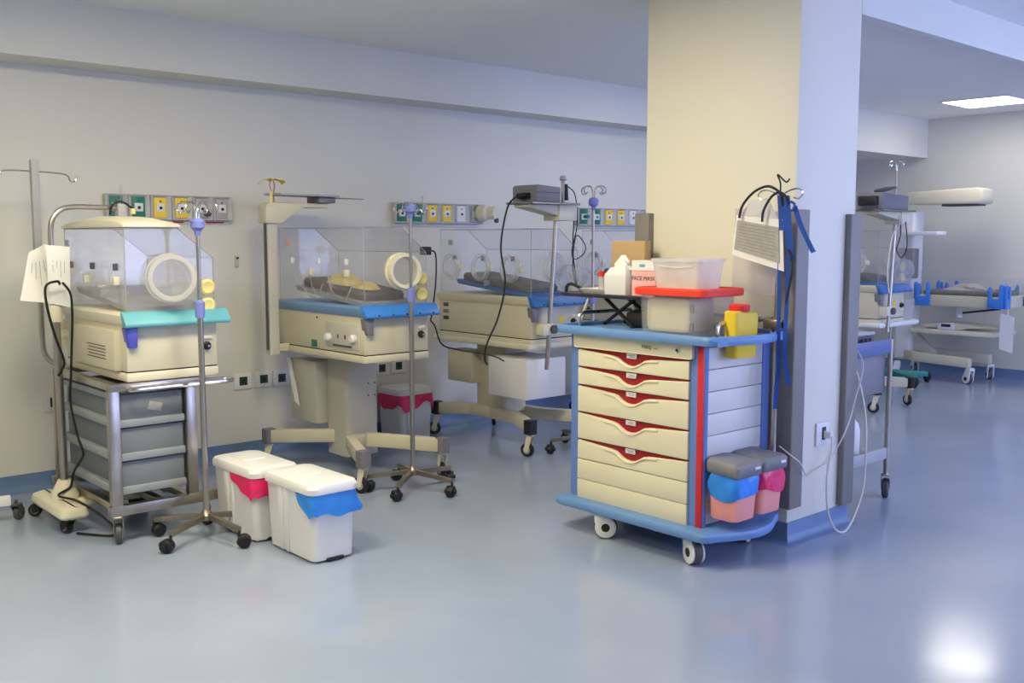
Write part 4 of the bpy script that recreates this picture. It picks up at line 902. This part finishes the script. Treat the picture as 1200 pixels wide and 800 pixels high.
# small salmon bins hung on the trolley side
def side_bin(label, x0, x1, bag, seed, y0=2.565, y1=2.745, z0=.225, zt=.495):
    T = thing('side_bin', label, 'waste bin', ((x0 + x1) / 2, (y0 + y1) / 2, z0), group='salmon side bins')
    o_ = Vector(((x0 + x1) / 2, (y0 + y1) / 2, z0)); B = lambda mb, n, m, par=T, **k: mb.build(n, m, par, off=o_, **k)
    B(M().loft([[(x, y, z) for x, y in rrect(x0 + .014 - d, x1 - .014 + d, y0 + .022 - d, y1 - .01 + d * .3, .03)] for d, z in ((-.004, z0), (.0, z0 + .006), (.008, zt - .13), (.006, zt - .10))]), 'body', m_salmon)
    rnd = random.Random(seed); rows = []
    rr = rrect(x0 + .002, x1 - .002, y0 + .008, y1 - .006, .035, 8)
    cx_, cy_ = (x0 + x1) / 2, (y0 + y1) / 2
    dense = []
    for i in range(len(rr)):
        p, q_ = Vector(rr[i]), Vector(rr[(i + 1) % len(rr)]); n_ = max(1, int((q_ - p).length / .009))
        dense += [tuple(p.lerp(q_, j / n_)) for j in range(n_)]
    for q, (k, z) in enumerate(((.95, zt - .045), (1.0, zt - .066), (1.05, zt - .085), (1.07, zt - .105), (1.06, zt - .125), (1.03, zt - .145), (1.0, zt - .16), (.93, zt - .155))):
        rows.append([(cx_ + (x - cx_) * (k + .032 * math.sin(i * .42 + q * .9 + seed) + .014 * math.sin(i * 1.3 - q * 1.3)), cy_ + (y - cy_) * (k + .032 * math.sin(i * .42 + q * .9 + seed) + .014 * math.sin(i * 1.3 - q * 1.3)), z + (.009 * math.sin(i * .11 + seed) + .004 * math.sin(i * .31)) * (q / 4)) for i, (x, y) in enumerate(dense)])
    B(M().loft(rows, False, False), 'liner_bag', bag, ang=35)
    ld = B(M().loft([[(x, y, z + (y - y0) * .06) for x, y in rrect(x0 - d, x1 + d, y0 - d, y1 + .004, .03)] for d, z in ((-.002, zt - .065), (.004, zt - .06), (.006, zt - .015), (-.004, zt - .004), (-.02, zt))]), 'lid', m_mgrey, ang=50)
    B(M().box(x1 - .07, x1 - .03, y0 - .009, y0 - .001, zt - .035, zt - .022), 'lid_mark', m_white, ld, bev=.002)
    B(M().box(x0 + .04, x1 - .04, y1 - .01, y1 + .012, zt - .10, zt - .07), 'hanger', m_mgrey, bev=.003)
side_bin('salmon side bin with blue liner bag and grey lid hung on the trolley', 3.645, 3.835, m_bagblue, 1)
side_bin('salmon side bin with pink liner bag and grey lid hung nearest the pillar', 3.85, 4.04, m_bagpink, 4)

# ------------------------------------------------------------------ pillar socket and leads
so_ = thing('pillar_socket', 'white power socket on the right face of the pillar with a plug in it', 'power socket', (4.50, 2.67, .515))
M().box(-.06, .06, -.012, -.0005, -.06, .06).build('plate', m_white, so_, bev=.004)
M().box(-.012, .022, -.0145, -.010, -.03, .035).build('insert', m_socket, so_)
M().loft([[(x, -.014, z) for x, z in rrect(.0, .035, -.025, .015, .008)], [(x, -.05, z) for x, z in rrect(.005, .032, -.022, .01, .008)]]).build('plug', m_white, so_)
M().tube(spline([(.02, -.05, -.01), (-.005, -.065, -.06), (-.05, -.07, -.20), (-.04, -.075, -.38), (.02, -.085, -.485), (.10, -.095, -.508), (.19, -.095, -.44), (.27, -.095, -.30), (.29, -.09, -.08), (.30, -.07, .10), (.30, -.02, .28), (.31, .06, .42)], 7), .0055, 7).build('lead', m_wcable, so_)
cable('thin_lead', [(4.14, 2.68, .50), (4.16, 2.63, .46), (4.20, 2.60, .42), (4.26, 2.61, .36), (4.34, 2.64, .325), (4.45, 2.655, .34), (4.56, 2.655, .37), (4.65, 2.618, .52), (4.73, 2.615, .68), (4.80, 2.62, .86), (4.81, 2.72, .98)], .0035, m_wcable, 'thin grey lead running from the trolley round the pillar corner')

# ------------------------------------------------------------------ steel trolley behind the pillar
sc = thing('steel_trolley', 'steel trolley with blue upper rail standing behind the pillar', 'trolley', (5.16, 3.05, 0))
sco = Vector((5.16, 3.05, 0)); sp = lambda mb, n, m, par=sc, **k: mb.build(n, m, par, off=sco, **k)
for x in (4.92, 5.40):
    for y in (2.78, 3.28): sp(M().cyl((x, y, .13), (x, y, .93), .015, seg=12), 'leg', m_steel)
for z in (.27,):
    sp(M().box(4.92, 5.40, 2.78, 3.28, z - .02, z - .008), 'lower_shelf', m_steel, bev=.002)
for y in (2.78, 3.28): sp(M().box(4.93, 5.39, y - .008, y + .008, .235, .30), 'shelf_rail', m_lgrey, bev=.003)
sp(M().box(4.93, 5.39, 2.772, 2.786, .85, .93), 'upper_rail', m_slate, bev=.003)
sp(M().box(4.93, 5.39, 2.80, 3.26, .62, .845), 'drawer_unit', m_mgrey, bev=.006)
sp(M().box(4.92, 5.40, 2.79, 3.28, .85, .865), 'upper_shelf', m_steel, bev=.002)
for x, y, a in ((4.92, 2.78, 3.6), (5.40, 2.78, .4), (4.92, 3.28, 2.4), (5.40, 3.28, .9)): caster(sc, x - sco.x, y - sco.y, .145, r=.058, w=.036, rz=a, mh=m_chrome, mw=m_dgrey, hub=m_lgrey)
dv = thing('black_device', 'black device box with silver top edge on the steel trolley', 'medical device', (5.20, 3.0, .866))
M().box(-.16, .16, -.14, .14, 0, .10).build('case', m_screen, dv, bev=.01)
M().box(-.162, .162, -.145, .142, .085, .103).build('top_edge', m_lgrey, dv, bev=.006)
for k in range(6): M().box(-.12 + k * .045, -.10 + k * .045, -.1425, -.139, .03, .07).build('vent', m_black, dv)
jug = thing('white_bottle', 'white plastic bottle standing on the lower shelf of the steel trolley', 'bottle', (5.185, 2.90, .262))
M().lathe([(.055, 0), (.06, .01), (.06, .15), (.05, .19), (.022, .225), (.02, .25)], (0, 0, 0), (0, 0, 1), 18).build('body', m_white, jug)
M().lathe([(.026, .25), (.026, .28), (.012, .29), (.010, .32)], (0, 0, 0), (0, 0, 1), 14).build('cap', m_white, jug)

# ------------------------------------------------------------------ incubator at the far right
inc5 = incubator('distant incubator with blue rail seen to the right of the pillar', (8.30, 4.80, 0), kind=3)
column_stand(inc5, .03, .10, .76, arms3, colw=(.11, .17), zc=.22, mcol=m_beige, blockm=m_black)
M().box(-.262, .45, -.56, .56, .735, .775).build('stand_top', m_white2, inc5, bev=.012)
shelf_pole(inc5, -.09, -.575, .70, 1.70, lean=.07)
bsk = M().loft([[(x, y, z) for x, y in rrect(.26 - d, .46 + d, -.50 - d, -.20 + d, .02)] for d, z in ((0, .778), (.01, .96), (.006, .96), (-.004, .782))]).build('clear_basket', m_clear, inc5)
dev5 = thing('monitor_box', 'dark grey device box on the shelf of the distant incubator', 'medical device', (7.98, 4.23, 1.746))
M().prism([(-.22, 0), (.22, 0), (.22, .12), (-.20, .135), (-.22, .12)], 'y', -.12, .12).build('case', m_mgrey, dev5, bev=.008)
M().box(-.27, -.20, -.08, .08, .03, .11).build('connector', m_black, dev5, bev=.01)
M().bar((-.06, 0, .155), (.14, 0, .19), .10, .02).build('probe', m_dgrey, dev5, bev=.004)
M().tube(spline([(.16, -.05, .0), (.12, -.1, -.12), (.0, -.1, -.22), (-.06, -.1, -.5), (-.02, -.1, -.7)], 6), .006, 6).build('lead', m_wcable, dev5)
M().tube(spline([(.20, -.05, .0), (.14, -.1, -.2), (.08, -.1, -.34), (.18, -.1, -.40), (.26, -.1, -.3), (.22, -.1, -.1)], 6), .005, 6).build('lead', m_cable, dev5)
# infusion pole with green base
iv_stand('thin infusion stand with green wheeled base beside the radiant warmer', (9.85, 5.08, 0), 2.20, 2.29, 1.3, rot=-.72, hooks=4, radius=.40, basemat=m_gbase, wheelsz=.055, legw=.075, collar=False)

# ------------------------------------------------------------------ radiant warmer in the far corner
rw = thing('radiant_warmer', 'radiant warmer with heater head, blue-cornered bed and lower shelf in the far corner', 'radiant warmer', (10.6, 4.62, 0))
wo = Vector((10.6, 4.62, 0)); wp = lambda mb, n, m, par=rw, **k: mb.build(n, m, par, off=wo, **k)
wp(M().loft([[(x, y, z) for x, y in rrect(10.48, 10.72, 5.18, 5.36, .03)] for z in (.20, 1.80)]), 'column', m_white2)
for x in (10.36, 10.86):
    lg = wp(M().path_bar([(10.6, 5.30, .24), (x, 5.05, .24), (x, 4.46, .22)], .09, .10), 'base_leg', m_beige, bev=.012)
wp(M().prism([(5.19, .28), (4.95, .28), (5.19, .52)], 'x', 10.56, 10.64), 'column_gusset', m_beige2, bev=.006)
for x, y, a in ((10.36, 4.46, 1.2), (10.86, 4.46, .6), (10.4, 5.28, 2.4), (10.84, 5.28, .8)): caster(rw, x - wo.x, y - wo.y, .17, r=.055, w=.04, rz=a, mh=m_white, mw=m_dgrey, style='shell')
bed = wp(M().box(10.28, 10.92, 4.14, 5.02, .80, .915), 'bed', m_beige, bev=.012)
wp(M().loft([[(x, y, z) for x, y in rrect(10.32 + d, 10.88 - d, 4.20 + d, 4.98 - d, .04)] for d, z in ((0, .915), (-.005, .945), (.012, .965))]), 'mattress', m_matt, bed)
sh_ = M()
for i in range(9):
    pass
rr0 = []
for q in range(6):
    rr0.append([(10.60 + (.16 - .02 * q) * math.cos(a) * (1 + .2 * math.sin(3 * a + q)), 4.62 + (.25 - .035 * q) * math.sin(a) * (1 + .2 * math.cos(4 * a + q)), .962 + .014 * q) for a in [2 * PI * k / 18 for k in range(18)]])
wp(M().loft(rr0), 'crumpled_sheet', m_pgrey, bed, ang=25)
def U(c, half, z0=.80, z1=1.03, t=.04): return [(c - half, z0), (c + half, z0), (c + half, z1 - .05), (c + half - t * .5, z1), (c + half - t, z1 - .03), (c + half - t, z0 + .10), (c - half + t, z0 + .10), (c - half + t, z1), (c - half + t * .5, z1 + .02), (c - half, z1)]
for x in (10.25, 10.92):
    for y in (4.20, 4.95): wp(M().prism(U(y, .075), 'x', x, x + .03), 'corner_clamp', m_blue, bed, bev=.005)
for y in (4.10, 5.03):
    for x in (10.34, 10.86): wp(M().prism(U(x, .06), 'y', y, y + .03), 'corner_clamp', m_blue, bed, bev=.005)
wp(M().box(10.30, 10.90, 4.125, 4.135, .93, 1.10), 'side_panel', m_acryl, bed)
wp(M().box(10.257, 10.265, 4.25, 4.92, .93, 1.10), 'side_panel', m_acryl, bed)
wp(M().cyl((10.5, 4.66, .68), (10.5, 4.66, .80), .035, seg=14), 'bed_drain', m_white, bed)
wp(M().bar((10.45, 4.60, .73), (10.45, 4.22, .79), .03, .02), 'tilt_lever', m_black, bed, bev=.004)
wp(M().box(10.32, 10.88, 4.22, 5.10, .50, .55), 'lower_shelf', m_cream, bev=.01)
wp(M().box(10.56, 10.64, 5.08, 5.20, .50, .55), 'shelf_arm', m_cream, bev=.006)
wp(M().box(10.58, 10.62, 4.99, 5.20, .82, .88), 'bed_arm', m_beige, bev=.006)
wp(M().prism([(5.28, 1.875), (4.47, 1.86), (4.45, 1.90), (4.46, 2.01), (4.52, 2.03), (5.27, 2.0)], 'x', 10.44, 10.74), 'heater_head', m_cream, bev=.02)
wp(M().box(10.50, 10.70, 4.52, 4.90, 1.845, 1.868), 'heater_grille', m_dgrey, bev=.004)
wp(M().box(10.30, 10.52, 4.84, 5.26, 1.54, 1.58), 'side_shelf', m_white2, bev=.006)
wp(M().cyl((10.47, 5.27, 1.72), (10.44, 5.27, 1.72), .028, seg=14), 'column_knob', m_black)
wp(M().box(10.28, 10.42, 5.08, 5.26, 1.08, 1.40), 'monitor', m_mgrey, bev=.012)
# white card hanging under the bed corner
hc = thing('hanging_card', 'white card hanging from the foot corner of the radiant warmer bed', 'card', (10.30, 4.12, .40))
M().quad((0, .035, .0), (.02, -.09, -.04), (.02, -.09, .32), (0, .035, .36), .003).build('card', m_white, hc)
M().cyl((.01, -.03, .34), (.01, -.03, .43), .003, seg=6).build('string', m_white, hc)
# infant scale on the lower shelf
isc = thing('infant_scale', 'cream infant scale with dark display on the lower shelf of the radiant warmer', 'scale', (10.52, 4.66, .551))
M().prism([(-.40, .04), (-.10, .015), (-.08, 0), (.10, 0), (.14, .01), (.32, .01), (.34, .045), (.10, .075), (-.12, .07)], 'x', -.14, .14).build('body', m_cream, isc, bev=.012)
M().prism([(-.02, .0), (.16, .0), (.16, .07), (-.0, .075)], 'x', -.165, -.12).build('front_panel', m_white, isc, bev=.006)
M().box(-.168, -.16, .02, .12, .03, .06).build('display', m_screen, isc, bev=.002)

# ------------------------------------------------------------------ wall fittings
def gas_outlet(x, w, plate, label, kind='outlet', z0=1.62, z1=1.778):
    T = thing('gas_outlet', label, 'gas outlet', (x + w / 2, YW, (z0 + z1) / 2), group='wall gas outlets')
    h = (z1 - z0) / 2; a = w / 2 - .002
    def rg(kx, kz, y): return [(-a * kx, y, -h * kz), (a * kx, y, -h * kz), (a * kx, y, h * kz), (-a * kx, y, h * kz)]
    M().loft([rg(1, 1, 0), rg(1, 1, -.05), rg(.96, .96, -.055), rg(.56, .80, -.03), rg(.5, .76, -.03)]).build('housing', m_hous, T, bev=.0015)
    if plate is not None:
        p = M().box(-a * .60, a * .60, -.040, -.028, -h * .80, h * .80).build('plate', plate, T, bev=.002)
        M().box(-a * .40, a * .40, -.046, -.034, -h * .34, h * .32).build('socket_face', m_white, p, bev=.003)
        M().lathe([(.010, 0), (.010, .004)], (0, -.045, -.003), (0, -1, 0), 12).build('socket_hole', m_black, p)
        M().box(-.006, .006, -.0415, -.038, h * .42, h * .56).build('plate_mark', m_print, p)
    return T
def fitting_valve(T, d=.0):
    M().cyl((0, -.04, .0), (0, -.10, .0), .016, seg=12).build('valve_body', m_green, T)
    M().cyl((0, -.09, -.02), (0, -.09, .05), .018, seg=12).build('flow_bowl', m_acryl, T)
    M().cyl((.01, -.09, .04), (.01, -.09, .13), .006, seg=10).build('flow_tube', m_clear, T)
names = ['green', 'green', 'yellow', 'yellow', 'white', 'grey']
plates = {'green': m_green, 'yellow': m_yplate, 'white': m_white, 'grey': m_lgrey}
BANKS = [(2.235, .139, ['green', 'green', 'yellow', 'yellow', 'grey', 'grey'], 'above the first incubator'),
         (4.385, .145, ['green', 'green', 'yellow', 'yellow', 'white', 'grey'], 'above the incubator with yellow blankets'),
         (6.36, .165, ['green', 'green', 'yellow', 'yellow', 'white', 'grey'], 'behind the drawer trolley')]
orda = ['first', 'second', 'third', 'fourth', 'fifth', 'sixth']
OUT = {}
for bi, (bx0, w, cols, where) in enumerate(BANKS):
    for k, cn in enumerate(cols):
        OUT[bi, k] = gas_outlet(bx0 + k * w, w, plates[cn], '%s gas outlet, %s from left in the wall row %s' % (cn, orda[k], where))
    stp = solo(M().box(bx0 - .0, bx0 + 6 * w, YW - .014, YW - .001, 1.60, 1.617), 'label_strip', m_white, (bx0 + 3 * w, YW, 1.60), 'white label strip under the gas outlets %s' % where, 'label strip')
    if bi == 0:
        for k in (3, 4, 4.6, 5): M().box((k - 3) * w + .02, (k - 3) * w + .09, -.0165, -.013, .003, .014).build('red_mark', m_redink, stp)
for key in ((0, 0), (1, 1), (2, 0)): fitting_valve(OUT[key])
T = OUT[1, 5]
M().lathe([(.05, 0), (.065, .02), (.068, .08), (.05, .10), (.05, .16)], (.02, -.04, .01), (.5, -1, 0), 20).build('regulator', m_cream, T)
M().lathe([(.02, 0), (.02, .02)], (.11, -.16, -.05), (.3, -1, 0), 12).build('regulator_port', m_dgrey, T)
T = OUT[0, 4]
M().lathe([(.022, 0), (.022, .03), (.016, .035)], (.03, -.04, -.03), (0, -1, 0), 14).build('gauge_knob', m_dgrey, T)
for i, (x, z, lab) in enumerate(((1.90, .52, 'dark green wall socket behind the bent-pole stand'), (3.13, .53, 'dark green wall socket right of the first incubator, left of a pair'), (3.285, .53, 'dark green wall socket right of the first incubator, right of a pair'), (3.425, .525, 'dark green wall socket half hidden by the hanging card of the second incubator'), (4.275, .52, 'dark green wall socket just right of the lifting column'), (4.43, .525, 'dark green wall socket above the bin with pink liner'))):
    T = thing('wall_socket', lab, 'wall socket', (x, YW, z), group='low wall sockets')
    M().box(-.065, .065, -.012, -.0005, -.055, .055).build('plate', m_white, T, bev=.003)
    M().box(-.028, .030, -.0145, -.010, -.028, .030).build('insert', m_socket, T)
    M().lathe([(.014, 0), (.014, .004), (.009, .001)], (0, -.0145, .0), (0, -1, 0), 12).build('socket_ring', m_black, T)
T = thing('wall_bracket', 'small grey hook plate on the wall right of the first incubator', 'wall hook', (3.11, YW, 1.34))
M().box(-.012, .012, -.010, -.0005, -.03, .05).build('plate', m_beige2, T, bev=.002)
M().cyl((0, -.01, .03), (0, -.03, .035), .006, seg=8).build('peg', m_black, T)
